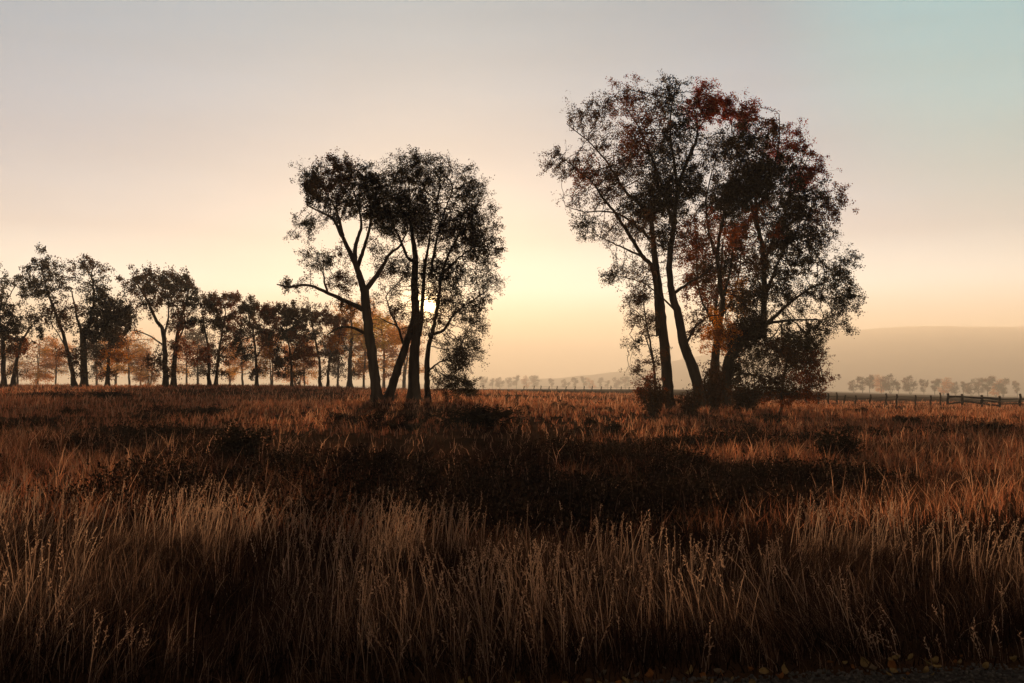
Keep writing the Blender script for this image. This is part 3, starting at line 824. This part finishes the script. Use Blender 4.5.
c = np.where(g.random(n) < .17 + (dn - .5) * .9 + .12 * leftish, g.uniform(.25, .95, n), g.uniform(0, .16, n))  # more pale blades on the left: stronger light put into the colour
tint = lerp3(UMBER, TAN, np.clip(c * 2, 0, 1)); s = c > .5
tint[s] = lerp3(TAN, STRAW, (c[s] - .5) * 2)
V1 = blades(x, y, h, w, lx, ly, tint, g, 4)
# low undergrowth, coloured near-black for the shade between the stalks
nu = 60000
uy = 5.4 + 8.5 * g.random(nu); ux = g.uniform(-.72, .72, nu) * (uy + 1.5)
k_ = uy > edge_y(ux) + .02 + g.random(nu) ** 2 * .2
ux, uy = ux[k_], uy[k_]; nu = len(ux)
ut = np.array([UMBER]) * g.uniform(.4, 1.5, (nu, 1))
V0 = blades(ux, uy, g.uniform(.08, .34, nu) * np.clip((uy - edge_y(ux)) / .5, .4, 1), g.uniform(.006, .014, nu), g.normal(0, .5, nu), g.normal(0, .5, nu), ut, g, 3)
# flowering stalks with feathery heads
k = g.random(n) < .06
sx, sy = x[k], y[k]; m = len(sx)
ok = fbm(sx / .9 + 40, sy / .9, 33, 2) > .45
far_y = np.sqrt(g.uniform(11 ** 2, 27 ** 2, 1100)); far_x = g.uniform(-.62, .62, 1100) * far_y
fo = fbm(far_x / 1.5, far_y / 1.5, 37, 2) > .5
sx, sy = np.concatenate([sx[ok], far_x[fo]]), np.concatenate([sy[ok], far_y[fo]]); m = len(sx)
lf = np.clip((-sx / sy + .12) * 2.2, 0, 1)
sh_ = (.42 + .28 * fbm(sx / 1.6, sy / 1.6, 15) + .16 * lf) * np.clip((13.5 - sy) / 3, .5, 1) * g.uniform(.75, 1.2, m) * np.clip((sy - edge_y(sx)) / .6, .5, 1)
stint = lerp3(TAN, STRAW, g.uniform(.15, .85, m))
slx, sly = .3 * (fbm(sx / 2.3 + 3, sy / 2.3, 18, 2) - .5) * 2 + g.normal(.05, .16, m), g.normal(0, .12, m)
V2 = blades(sx, sy, sh_, np.clip(.0009 * sy, .004, .014), slx, sly, stint, g, 4, .7)
tipp, tdir = V2[4], V2[5]
tdir = tdir / np.linalg.norm(tdir, axis=1, keepdims=True)
ne = 16
hl = g.uniform(.07, .17, (m, 1, 1))
tt = np.tile(np.linspace(0.08, -1, ne), (m, 1))[:, :, None]
bp = tipp[:, None, :] + tdir[:, None, :] * tt * hl
sd = g.normal(0, 1, (m, ne, 3)); sd = sd * .45 + tdir[:, None, :] * .9
sd /= np.linalg.norm(sd, axis=2, keepdims=True)
sl = g.uniform(.016, .034, (m, ne, 1)) * (1 - .5 * np.abs(tt + .45))
sw = np.cross(sd, g.normal(0, 1, (m, ne, 3))); sw /= np.linalg.norm(sw, axis=2, keepdims=True)
SV = np.stack([bp, bp + sd * sl * .5 + sw * .0035, bp + sd * sl, bp + sd * sl * .5 - sw * .0035], 2).reshape(-1, 3)
SQ = np.arange(len(SV)).reshape(-1, 4)
ST = np.repeat(np.clip(stint * 1.15, 0, .5), ne * 4, 0)
V = np.concatenate([V1[0], V2[0], SV, V0[0]]); o1, o2 = len(V1[0]), len(V1[0]) + len(V2[0]); o3 = o2 + len(SV)
Q = np.concatenate([V1[1], V2[1] + o1, SQ + o2, V0[1] + o3]); T = np.concatenate([V1[2], V2[2] + o1, V0[2] + o3])
o = mesh_np('tall_grass', V, Q, T, mat=M_GRASS, tint=np.concatenate([V1[3], V2[3], ST, V0[3]]))
tag(o, 'tall dry seed-headed grass filling the foreground along the roadside', 'grass', kind='stuff')


# near-black low growth standing in for the shadow band across the hollow
def shade_scrub():
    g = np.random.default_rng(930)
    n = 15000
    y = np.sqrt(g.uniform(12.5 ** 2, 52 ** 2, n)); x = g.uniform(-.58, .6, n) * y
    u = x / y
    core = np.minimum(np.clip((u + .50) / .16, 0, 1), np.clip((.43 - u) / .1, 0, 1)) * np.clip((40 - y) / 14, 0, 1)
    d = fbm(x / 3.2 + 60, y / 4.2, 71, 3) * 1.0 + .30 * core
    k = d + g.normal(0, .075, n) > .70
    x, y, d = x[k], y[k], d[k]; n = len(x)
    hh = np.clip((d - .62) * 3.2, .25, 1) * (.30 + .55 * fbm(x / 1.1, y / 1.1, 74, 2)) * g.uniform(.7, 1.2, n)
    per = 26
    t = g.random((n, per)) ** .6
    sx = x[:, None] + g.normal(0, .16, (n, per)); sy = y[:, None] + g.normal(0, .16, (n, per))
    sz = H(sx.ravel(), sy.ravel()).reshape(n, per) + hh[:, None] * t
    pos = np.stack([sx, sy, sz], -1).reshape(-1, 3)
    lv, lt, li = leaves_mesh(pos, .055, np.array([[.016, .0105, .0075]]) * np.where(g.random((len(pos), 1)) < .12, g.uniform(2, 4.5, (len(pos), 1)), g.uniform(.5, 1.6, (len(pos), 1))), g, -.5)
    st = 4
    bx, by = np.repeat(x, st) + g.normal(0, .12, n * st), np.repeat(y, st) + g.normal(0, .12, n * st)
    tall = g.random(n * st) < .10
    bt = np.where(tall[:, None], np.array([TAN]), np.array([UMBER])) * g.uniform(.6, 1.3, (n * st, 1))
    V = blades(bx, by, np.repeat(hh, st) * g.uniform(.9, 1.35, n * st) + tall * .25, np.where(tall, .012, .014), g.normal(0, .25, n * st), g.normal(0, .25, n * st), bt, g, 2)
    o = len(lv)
    m = mesh_np('shade_scrub', np.concatenate([lv, V[0]]), V[1] + o, np.concatenate([lt, V[2] + o]), mat=M_SHRUB, tint=np.concatenate([li, V[3]]))
    tag(m, 'near-black low growth standing in for shade across the middle of the meadow', 'shade_scrub', kind='stuff')


shade_scrub()


# meadow grass, thinning and widening with distance
def meadow(n, y0, y1, hmin, hmax, w0, w1, seed, tuft):
    g = np.random.default_rng(seed)
    y = np.sqrt(g.uniform(y0 ** 2, y1 ** 2, n))
    x = g.uniform(-0.66, 0.66, n) * (y + 3)
    tx, ty = np.round(x / tuft) * tuft, np.round(y / tuft) * tuft
    jx = (vnoise(tx * 91.7, ty * 57.3, 8) - .5) * tuft * 1.2; jy = (vnoise(tx * 33.1, ty * 77.9, 9) - .5) * tuft * 1.2
    pull = g.uniform(0.3, .9, n)
    x = x + (tx + jx - x) * pull; y = y + (ty + jy - y) * pull
    patch = fbm(x / 5.0 + 9, y / 5.0, 44)
    keep = patch + g.normal(0, .1, n) > .34
    x, y, patch = x[keep], y[keep], patch[keep]; n = len(x)
    tf = vnoise(np.round(x / tuft) * 13.7, np.round(y / tuft) * 7.3, 51)
    h = (hmin + (hmax - hmin) * tf) * g.uniform(.5, 1.25, n) * (.6 + .8 * patch)
    w = (w0 + (w1 - w0) * (y - y0) / (y1 - y0)) * g.uniform(.7, 1.3, n)
    hue = np.clip(g.normal(.45, .22, n) + (tf - .5) * .7, 0, 1)
    tint = lerp3(RUSSET, (.24, .12, .07), hue) * 1.25 * np.clip(.25 + 1.5 * g.random(n) ** 1.7, 0, 1.3)[:, None]
    hollow_shade = np.clip(1.25 - np.abs(y - 22) / 12 , 0, 1) * np.clip(1.3 - np.abs(x - .05 * y) / (.36 * y), 0, 1)  # shade of the hollow, painted into the blade colour
    dk = np.clip((.46 + .3 * hollow_shade - fbm(x / 6 + 31, y / 6, 70)) * 6, 0, .93)
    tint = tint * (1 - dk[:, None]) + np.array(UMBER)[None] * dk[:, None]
    st = (g.random(n) < .13) & (g.random(n) > hollow_shade * .8)
    tint[st] = np.array((.44, .25, .165)) * g.uniform(.5, 1.1, (int(st.sum()), 1))
    h[st] *= 1.25
    return blades(x, y, h, w, g.normal(.05, .35, n), g.normal(0, .35, n), tint, g, 2)


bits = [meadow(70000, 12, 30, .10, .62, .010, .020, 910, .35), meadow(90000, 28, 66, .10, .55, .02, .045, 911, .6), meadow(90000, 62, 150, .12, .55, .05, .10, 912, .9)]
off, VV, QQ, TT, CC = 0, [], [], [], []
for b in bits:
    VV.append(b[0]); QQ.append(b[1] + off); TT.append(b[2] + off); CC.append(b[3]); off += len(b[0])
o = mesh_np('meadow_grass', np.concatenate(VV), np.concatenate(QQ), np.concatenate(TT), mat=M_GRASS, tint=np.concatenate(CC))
tag(o, 'russet dry meadow grass reaching from the roadside grass to the trees', 'grass', kind='stuff')

# ------------------------------------------------------------------ ground, road edge, hill
rings = np.concatenate([[0.0], np.geomspace(1.0, 6500, 215)])
fa = np.concatenate([np.linspace(-42, 42, 150), np.linspace(42, 318, 70)[1:-1]])
fa = np.radians(fa)
na = len(fa)
gx = rings[:, None] * np.sin(fa)[None]; gy = rings[:, None] * np.cos(fa)[None]
gz = H(gx.ravel(), gy.ravel())
V = np.stack([gx.ravel(), gy.ravel(), gz], 1)
i = np.arange(len(rings) - 1)[:, None] * na
k = np.arange(na)[None]; k2 = (k + 1) % na
Q = np.stack([i + k, i + na + k, i + na + k2, i + k2], -1).reshape(-1, 4)
tag(mesh_np('ground', V, Q, mat=M_SOIL, smooth=True), kind='structure')

xs = np.linspace(-14, 14, 113)
ys = np.linspace(0, 1, 8)
ey = edge_y(xs)
RV = np.stack([np.repeat(xs[None], 8, 0), 1.5 + (ey[None] - 1.5) * ys[:, None], np.full((8, 113), 0.006)], -1).reshape(-1, 3)
i = np.arange(7)[:, None] * 113; k = np.arange(112)[None]
RQ = np.stack([i + k, i + k + 1, i + 113 + k + 1, i + 113 + k], -1).reshape(-1, 4)
tag(mesh_np('gravel_road', RV, RQ, mat=M_GRAVEL), kind='structure')


def ico():
    t = (1 + 5 ** .5) / 2
    v = np.array([[-1, t, 0], [1, t, 0], [-1, -t, 0], [1, -t, 0], [0, -1, t], [0, 1, t], [0, -1, -t], [0, 1, -t], [t, 0, -1], [t, 0, 1], [-t, 0, -1], [-t, 0, 1]], float)
    f = np.array([[0, 11, 5], [0, 5, 1], [0, 1, 7], [0, 7, 10], [0, 10, 11], [1, 5, 9], [5, 11, 4], [11, 10, 2], [10, 7, 6], [7, 1, 8], [3, 9, 4], [3, 4, 2], [3, 2, 6], [3, 6, 8], [3, 8, 9], [4, 9, 5], [2, 4, 11], [6, 2, 10], [8, 6, 7], [9, 8, 1]])
    return v / np.linalg.norm(v[0]), f


iv, iff = ico()
n = 5200
px_ = g.uniform(-3.5, 4.6, n); py_ = edge_y(px_) + .1 - np.abs(g.normal(0, .32, n))
sz = g.uniform(.004, .013, n) * np.where(g.random(n) < .06, 1.8, 1)
PV = iv[None] * (1 + g.normal(0, .16, (n, 12, 1))) * sz[:, None, None] * g.uniform(.6, 1.2, (n, 1, 3))
PV = PV + np.stack([px_, py_, .008 + sz * .3], 1)[:, None]
PT = iff[None] + (np.arange(n) * 12)[:, None, None]
o = mesh_np('gravel', PV.reshape(-1, 3), None, PT.reshape(-1, 3), mat=M_STONE)
tag(o, 'loose grey gravel along the edge of the road', 'gravel', kind='stuff')

# fallen leaves on the gravel edge: a few prototypes with a stalk, copied one by one
M_FALL = []
for nm, c1, c2 in (('dry_yellow_leaf', (.13, .085, .035), (.24, .17, .075)), ('dry_orange_leaf', (.14, .05, .018), (.22, .10, .035)), ('dry_grey_leaf', (.08, .06, .04), (.15, .115, .08))):
    M_FALL.append(ground_mat(nm, [c1, tuple((a + b) / 2 for a, b in zip(c1, c2)), c2], 40))


def proto_leaf(seed, mat):
    g = np.random.default_rng(seed)
    L, W = .075, .06
    prof = [(0, .05), (.12, .6), (.3, 1.0), (.5, .92), (.72, .6), (.9, .25), (1, .02)]
    curl = g.uniform(.015, .05); tw = g.uniform(-.012, .012)
    V = []
    for t, w in prof:
        for s in (-1, -.5, 0, .5, 1):
            V.append(((t - .5) * L, s * w * W * .5 + g.normal(0, .0012), .008 + curl * (s * s * w) * .6 + curl * (2 * t - 1) ** 2 * .7 + tw * s * t))
    V = np.array(V)
    Q = np.array([[a * 5 + b, a * 5 + b + 1, (a + 1) * 5 + b + 1, (a + 1) * 5 + b] for a in range(6) for b in range(4)])
    root = empty('fallen_leaf', (0, 0, 0))
    mesh_np('blade', V, Q, mat=mat, smooth=True, parent=root)
    sp, sr = smooth_path([V[2], V[2] + np.array([-.018, .003, .004]), V[2] + np.array([-.034, .009, .001])], [.0012, .001, .0009], .01, seed)
    v, q = tube(sp, sr, 4)
    mesh_np('stalk', v, q, mat=M_TWIG, parent=root)
    return root


FL = [proto_leaf(500 + i, M_FALL[i % 3]) for i in range(6)]
FLAB = ['curled yellow fallen leaf lying on the dark gravel edge under the grass', 'curled orange fallen leaf lying on the dark gravel edge under the grass', 'dull buff fallen leaf lying on the dark gravel edge under the grass']
fg = np.random.default_rng(55)
lf_used = set()
for i in range(66):
    k = int(fg.choice(6, p=[.24, .13, .13, .24, .10, .16]))
    o = FL[k] if k not in lf_used else copy_tree(FL[k])
    lf_used.add(k)
    # clumps, as the photo shows them
    if i < 46:
        cx = fg.choice([0.52, 1.25, 1.42, 2.05, 2.32, 2.6, 2.95, -.3])
        x = cx + fg.normal(0, .13)
    else:
        x = fg.uniform(-.7, 3.2)
    y = float(edge_y(np.array([x]))[0]) + fg.normal(.06, .09)
    o.location = (x, y, .016 + fg.uniform(0, .022))
    o.rotation_euler = (fg.normal(0, .55), fg.normal(0, .55), fg.uniform(0, 6.28))
    s = fg.uniform(.35, 1.0)
    o.scale = (s, s, s)
    tag(o, FLAB[k % 3], 'leaf', ['yellow leaves fallen on the road edge', 'orange leaves fallen on the road edge', 'buff leaves fallen on the road edge'][k % 3])

# far ridge: a real ridge with a front and a back slope
hx = np.linspace(-5100, 5100, 240)
YH = 5000.0
pxs = [-800, 0, 250, 450, 560, 620, 700, 790, 840, 900, 960, 1024, 1150, 1300, 1800]
pys = [387, 387, 386, 384, 378, 371, 356, 337, 331, 326.8, 326.2, 326.2, 327, 332, 355]
tops = np.interp(512 + hx / YH * F, pxs, pys)
zt = CZ + (HY - tops) / F * YH
zt = zt + 7 * (fbm(hx / 420, hx * 0 + 1, 90) - .5) + 4 * (vnoise(hx / 45, hx * 0 + 8, 92) - .5)
sel = np.abs(hx) < 3400
hx, zt = hx[sel], zt[sel]
rows = []
for t, dy in ((-.25, -1000), (.0, -800), (.22, -560), (.55, -300), (.84, -110), (1, 0), (.8, 180), (.4, 480), (-.25, 900)):
    nz = (fbm(hx / 170 + dy, hx * 0 + dy / 200, 95) - .5) * 16 * (0 < t < 1)
    zb = H(hx, np.full_like(hx, YH + dy)) - 4
    rows.append(np.stack([hx, np.full_like(hx, YH + dy), zb + np.maximum(0, t) * (zt - zb) + nz - (25 if t < 0 else 0)], 1))
nx = len(hx)
V = np.concatenate(rows)
i = np.arange(len(rows) - 1)[:, None] * nx; k = np.arange(nx - 1)[None]
Q = np.stack([i + k, i + k + 1, i + nx + k + 1, i + nx + k], -1).reshape(-1, 4)
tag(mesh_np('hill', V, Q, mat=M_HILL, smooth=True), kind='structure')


# ------------------------------------------------------------------ fences
def fence(name, label, posts, Y0, Y1, hpost, rp, wires, rails=None):
    """posts: picture columns; distance runs from Y0 at the first post to Y1 at the last"""
    pts = []
    for q, px in enumerate(posts):
        Y = Y0 + (Y1 - Y0) * (px - posts[0]) / (posts[-1] - posts[0])
        x = (px - 512) / F * Y
        pts.append(np.array([x, Y, Hs(x, Y)]))
    base = pts[0].copy()
    root = empty(name, base); tag(root, label, 'fence')
    fg = np.random.default_rng(int(posts[0]))
    for p in pts:
        hh = hpost * fg.uniform(.88, 1.12)
        tilt = fg.normal(0, .05, 2)
        l = p - base
        P, r = smooth_path([l + [0, 0, -.2], l + [tilt[0] * .5, tilt[1] * .5, hh * .5], l + [tilt[0], tilt[1], hh]], [rp, rp * .95, rp * .85], .4, 3)
        v, q = tube(P, r, 7, .06, int(fg.integers(1e6)))
        # closed top
        c = len(v)
        v = np.vstack([v, P[-1] + [0, 0, .01]])
        tr = np.array([[c - 7 + a, c - 7 + (a + 1) % 7, c] for a in range(7)])
        mesh_np('post', v, q, tr, mat=M_WOOD, parent=root)
    for wz in wires:
        P = np.array([p - base + [0, -rp, wz] for p in pts])
        v, q = tube(P, np.full(len(P), .02 if wz > 0 else .02), 4)
        mesh_np('wire', v, q, mat=M_WIRE, parent=root)
    for (a, b, za, zb, rr) in rails or []:
        A, B = pts[a] - base + [0, -rp - rr, za], pts[b] - base + [0, -rp - rr, zb]
        n_ = max(3, int(np.linalg.norm(B - A) / 1.2))
        P = np.array([A + (B - A) * t + [0, 0, fg.normal(0, .02)] for t in np.linspace(0, 1, n_)])
        v, q = tube(P, np.full(len(P), rr) * fg.uniform(.85, 1.15, len(P)), 6)
        mesh_np('rail', v, q, mat=M_WOOD, parent=root)
    return root


fence('wire_fence', 'thin post and wire fence running right from the small red-brown tree', [806, 818, 828, 837, 844, 855, 869, 886, 896, 915, 930, 940], 96, 103, 1.35, .10, (.35, .7, 1.0))
fence('rail_fence', 'dark wooden post and rail fence at the right edge of the meadow', [947, 962, 981, 999, 1019, 1042], 102, 104, 1.4, .14, (),
      [(0, 1, 1.02, 1.08, .10), (1, 2, 1.06, 1.0, .09), (2, 3, 1.04, 1.0, .10), (0, 1, .3, .55, .08), (1, 3, .62, .30, .08), (3, 5, 1.0, 1.0, .06), (3, 5, .5, .45, .06), (2, 3, .75, .72, .05)])
fence('wire_fence', 'tiny distant post and wire fence below the pale centre tree line', [524, 534, 541, 549, 557, 566, 575, 584, 592, 601, 611, 621, 629, 637, 648, 655], 255, 238, 1.3, .12, (.5, 1.0))

# ------------------------------------------------------------------ haze
hz = mesh_np('haze', [(-6600, -6600, -90), (6600, -6600, -90), (6600, 6600, -90), (-6600, 6600, -90), (-6600, -6600, 335), (6600, -6600, 335), (6600, 6600, 335), (-6600, 6600, 335)],
             [(0, 3, 2, 1), (4, 5, 6, 7), (0, 1, 5, 4), (1, 2, 6, 5), (2, 3, 7, 6), (3, 0, 4, 7)])
m, nt, out = new_mat('haze_air')
pv = nt.nodes.new('ShaderNodeVolumePrincipled')
pv.inputs['Color'].default_value = (0.98, 0.93, 0.86, 1)
pv.inputs['Density'].default_value = 0.00042
pv.inputs['Anisotropy'].default_value = 0.12
nt.links.new(pv.outputs[0], out.inputs['Volume'])
hz.data.materials.append(m)
tag(hz, 'golden morning haze over the meadow and far trees', 'haze', kind='stuff')

# ------------------------------------------------------------------ sky, sun
world = bpy.data.worlds.new('World')
scene.world = world
world.use_nodes = True
nt = world.node_tree
nt.nodes.clear()
N, L = nt.nodes.new, nt.links.new
out = N('ShaderNodeOutputWorld'); bg = N('ShaderNodeBackground'); bg.inputs['Strength'].default_value = 0.1
sky = N('ShaderNodeTexSky'); sky.sky_type = 'NISHITA'; sky.sun_disc = False
sky.sun_elevation = SUN_EL; sky.sun_rotation = SUN_AZ
sky.dust_density = 3.0; sky.ozone_density = 1.5
SD = Vector((math.sin(SUN_AZ) * math.cos(SUN_EL), math.cos(SUN_AZ) * math.cos(SUN_EL), math.sin(SUN_EL)))
tc = N('ShaderNodeTexCoord')


def mth(op, a, b=None, clamp=False):
    n = N('ShaderNodeMath'); n.operation = op; n.use_clamp = clamp
    for k, v in enumerate((a, b)):
        if v is None: continue
        if isinstance(v, (int, float)): n.inputs[k].default_value = v
        else: L(v, n.inputs[k])
    return n.outputs[0]


nrm = N('ShaderNodeVectorMath'); nrm.operation = 'NORMALIZE'; L(tc.outputs['Generated'], nrm.inputs[0])
sep = N('ShaderNodeSeparateXYZ'); L(nrm.outputs[0], sep.inputs[0])
dot = N('ShaderNodeVectorMath'); dot.operation = 'DOT_PRODUCT'; L(nrm.outputs[0], dot.inputs[0]); dot.inputs[1].default_value = SD
ang = mth('ARCCOSINE', mth('MINIMUM', dot.outputs['Value'], 0.9999999))
# colour by height above the horizon (values are radiance x 10)
ramp = N('ShaderNodeValToRGB')
el = ramp.color_ramp.elements
STOPS = [(0.0, (0.28, 0.22, 0.15)), (0.06, (0.27, 0.28, 0.27)), (0.10, (0.29, 0.43, 0.50)), (0.15, (0.06, 0.163, 0.27)), (0.23, (0.008, 0.102, 0.205)), (0.37, (0.002, 0.091, 0.165)), (0.5, (0.03, 0.06, 0.09)), (1.0, (0.02, 0.03, 0.04))]
el[0].position = 0.0; el[0].color = (*STOPS[0][1], 1)
el[1].position = 1.0; el[1].color = (*STOPS[-1][1], 1)
for p_, c_ in STOPS[1:-1]:
    e = el.new(p_); e.color = (*c_, 1)
L(mth('MAXIMUM', sep.outputs['Z'], 0.0), ramp.inputs[0])
# the sky darkens away from the sun
fall = N('ShaderNodeMapRange'); fall.interpolation_type = 'SMOOTHSTEP'
fall.inputs['From Min'].default_value = 0.3; fall.inputs['From Max'].default_value = 1.3
fall.inputs['To Min'].default_value = 6.0; fall.inputs['To Max'].default_value = 1.2
L(ang, fall.inputs['Value'])
mul = N('ShaderNodeVectorMath'); mul.operation = 'SCALE'; L(ramp.outputs[0], mul.inputs[0]); L(fall.outputs[0], mul.inputs['Scale'])
# teal patch of clearer sky high on the right
TD = Vector((0.55, 1.0, 0.43)).normalized()
d2 = N('ShaderNodeVectorMath'); d2.operation = 'DOT_PRODUCT'; L(nrm.outputs[0], d2.inputs[0]); d2.inputs[1].default_value = TD
tl = N('ShaderNodeMapRange'); tl.interpolation_type = 'SMOOTHSTEP'
tl.inputs['From Min'].default_value = math.cos(R(15)); tl.inputs['From Max'].default_value = 1.0
L(d2.outputs['Value'], tl.inputs['Value'])
mixt = N('ShaderNodeMixRGB'); mixt.blend_type = 'MIX'
L(mth('MULTIPLY', tl.outputs[0], 0.9), mixt.inputs[0]); L(mul.outputs[0], mixt.inputs[1]); mixt.inputs[2].default_value = (0.0, 1.0, 1.35, 1)
mix = N('ShaderNodeMixRGB'); mix.inputs[0].default_value = 0.06
L(mixt.outputs[0], mix.inputs[1]); L(sky.outputs[0], mix.inputs[2])
# faint streaks of thin high cloud
cmap = N('ShaderNodeMapping'); cmap.inputs['Scale'].default_value = (1.3, 1.3, 9.0); cmap.inputs['Rotation'].default_value = (0.05, 0.12, 0.3)
L(nrm.outputs[0], cmap.inputs[0])
cn = N('ShaderNodeTexNoise'); cn.inputs['Scale'].default_value = 1.6; cn.inputs['Detail'].default_value = 5; cn.inputs['Roughness'].default_value = 0.55
L(cmap.outputs[0], cn.inputs['Vector'])
cr = N('ShaderNodeMapRange'); cr.inputs['From Min'].default_value = 0.35; cr.inputs['From Max'].default_value = 0.75
cr.inputs['To Min'].default_value = 0.94; cr.inputs['To Max'].default_value = 1.12
L(cn.outputs['Fac'], cr.inputs['Value'])
cs = N('ShaderNodeVectorMath'); cs.operation = 'SCALE'; L(mix.outputs[0], cs.inputs[0]); L(cr.outputs[0], cs.inputs['Scale'])
# solar aureole and disc
aur = mth('MULTIPLY', mth('POWER', 2.718, mth('MULTIPLY', ang, -12.0)), 0.3)
aur2 = mth('MULTIPLY', mth('POWER', 2.718, mth('MULTIPLY', ang, -95.0)), 42.0)
au = N('ShaderNodeVectorMath'); au.operation = 'SCALE'; au.inputs[0].default_value = (1.0, 0.62, 0.26); L(mth('ADD', aur, aur2), au.inputs['Scale'])
disc = N('ShaderNodeMapRange'); disc.inputs['From Min'].default_value = 0.0105; disc.inputs['From Max'].default_value = 0.0030
disc.inputs['To Min'].default_value = 0.0; disc.inputs['To Max'].default_value = 60.0
L(ang, disc.inputs['Value'])
dv = N('ShaderNodeVectorMath'); dv.operation = 'SCALE'; dv.inputs[0].default_value = (1.0, 0.68, 0.30); L(disc.outputs[0], dv.inputs['Scale'])
s1 = N('ShaderNodeVectorMath'); s1.operation = 'ADD'; L(au.outputs[0], s1.inputs[0]); L(dv.outputs[0], s1.inputs[1])
s2 = N('ShaderNodeVectorMath'); s2.operation = 'ADD'; L(cs.outputs[0], s2.inputs[0]); L(s1.outputs[0], s2.inputs[1])
L(s2.outputs[0], bg.inputs['Color']); L(bg.outputs[0], out.inputs['Surface'])

ld = bpy.data.lights.new('Sun', 'SUN')
ld.energy = 5.0; ld.angle = R(0.5); ld.color = (1.0, 0.68, 0.39)
lo = bpy.data.objects.new('Sun', ld); COL.objects.link(lo)
lo.rotation_euler = SD.to_track_quat('Z', 'Y').to_euler()

# ------------------------------------------------------------------ camera, render
cd = bpy.data.cameras.new('Camera'); cam = bpy.data.objects.new('Camera', cd); COL.objects.link(cam)
cd.sensor_width = 36; cd.lens = 36 * F / 1024; cd.clip_start = 0.1; cd.clip_end = 12000
cam.location = (0, 0, CZ); cam.rotation_euler = (R(90) + PITCH, 0, 0)
scene.camera = cam
scene.render.resolution_x, scene.render.resolution_y = 1024, 683
vs = scene.view_settings
vs.view_transform = 'Standard'; vs.look = 'None'; vs.gamma = 1; vs.exposure = 2.05; vs.use_curve_mapping = False
cy = scene.cycles
cy.use_denoising = True
try:
    cy.denoiser = 'OPENIMAGEDENOISE'; cy.denoising_input_passes = 'RGB_ALBEDO_NORMAL'; cy.denoising_prefilter = 'ACCURATE'
except Exception:
    pass
cy.max_bounces = 6; cy.diffuse_bounces = 3; cy.transmission_bounces = 3; cy.volume_bounces = 2; cy.glossy_bounces = 2
cy.sample_clamp_indirect = 4.0; cy.caustics_reflective = False; cy.caustics_refractive = False
cy.use_adaptive_sampling = False
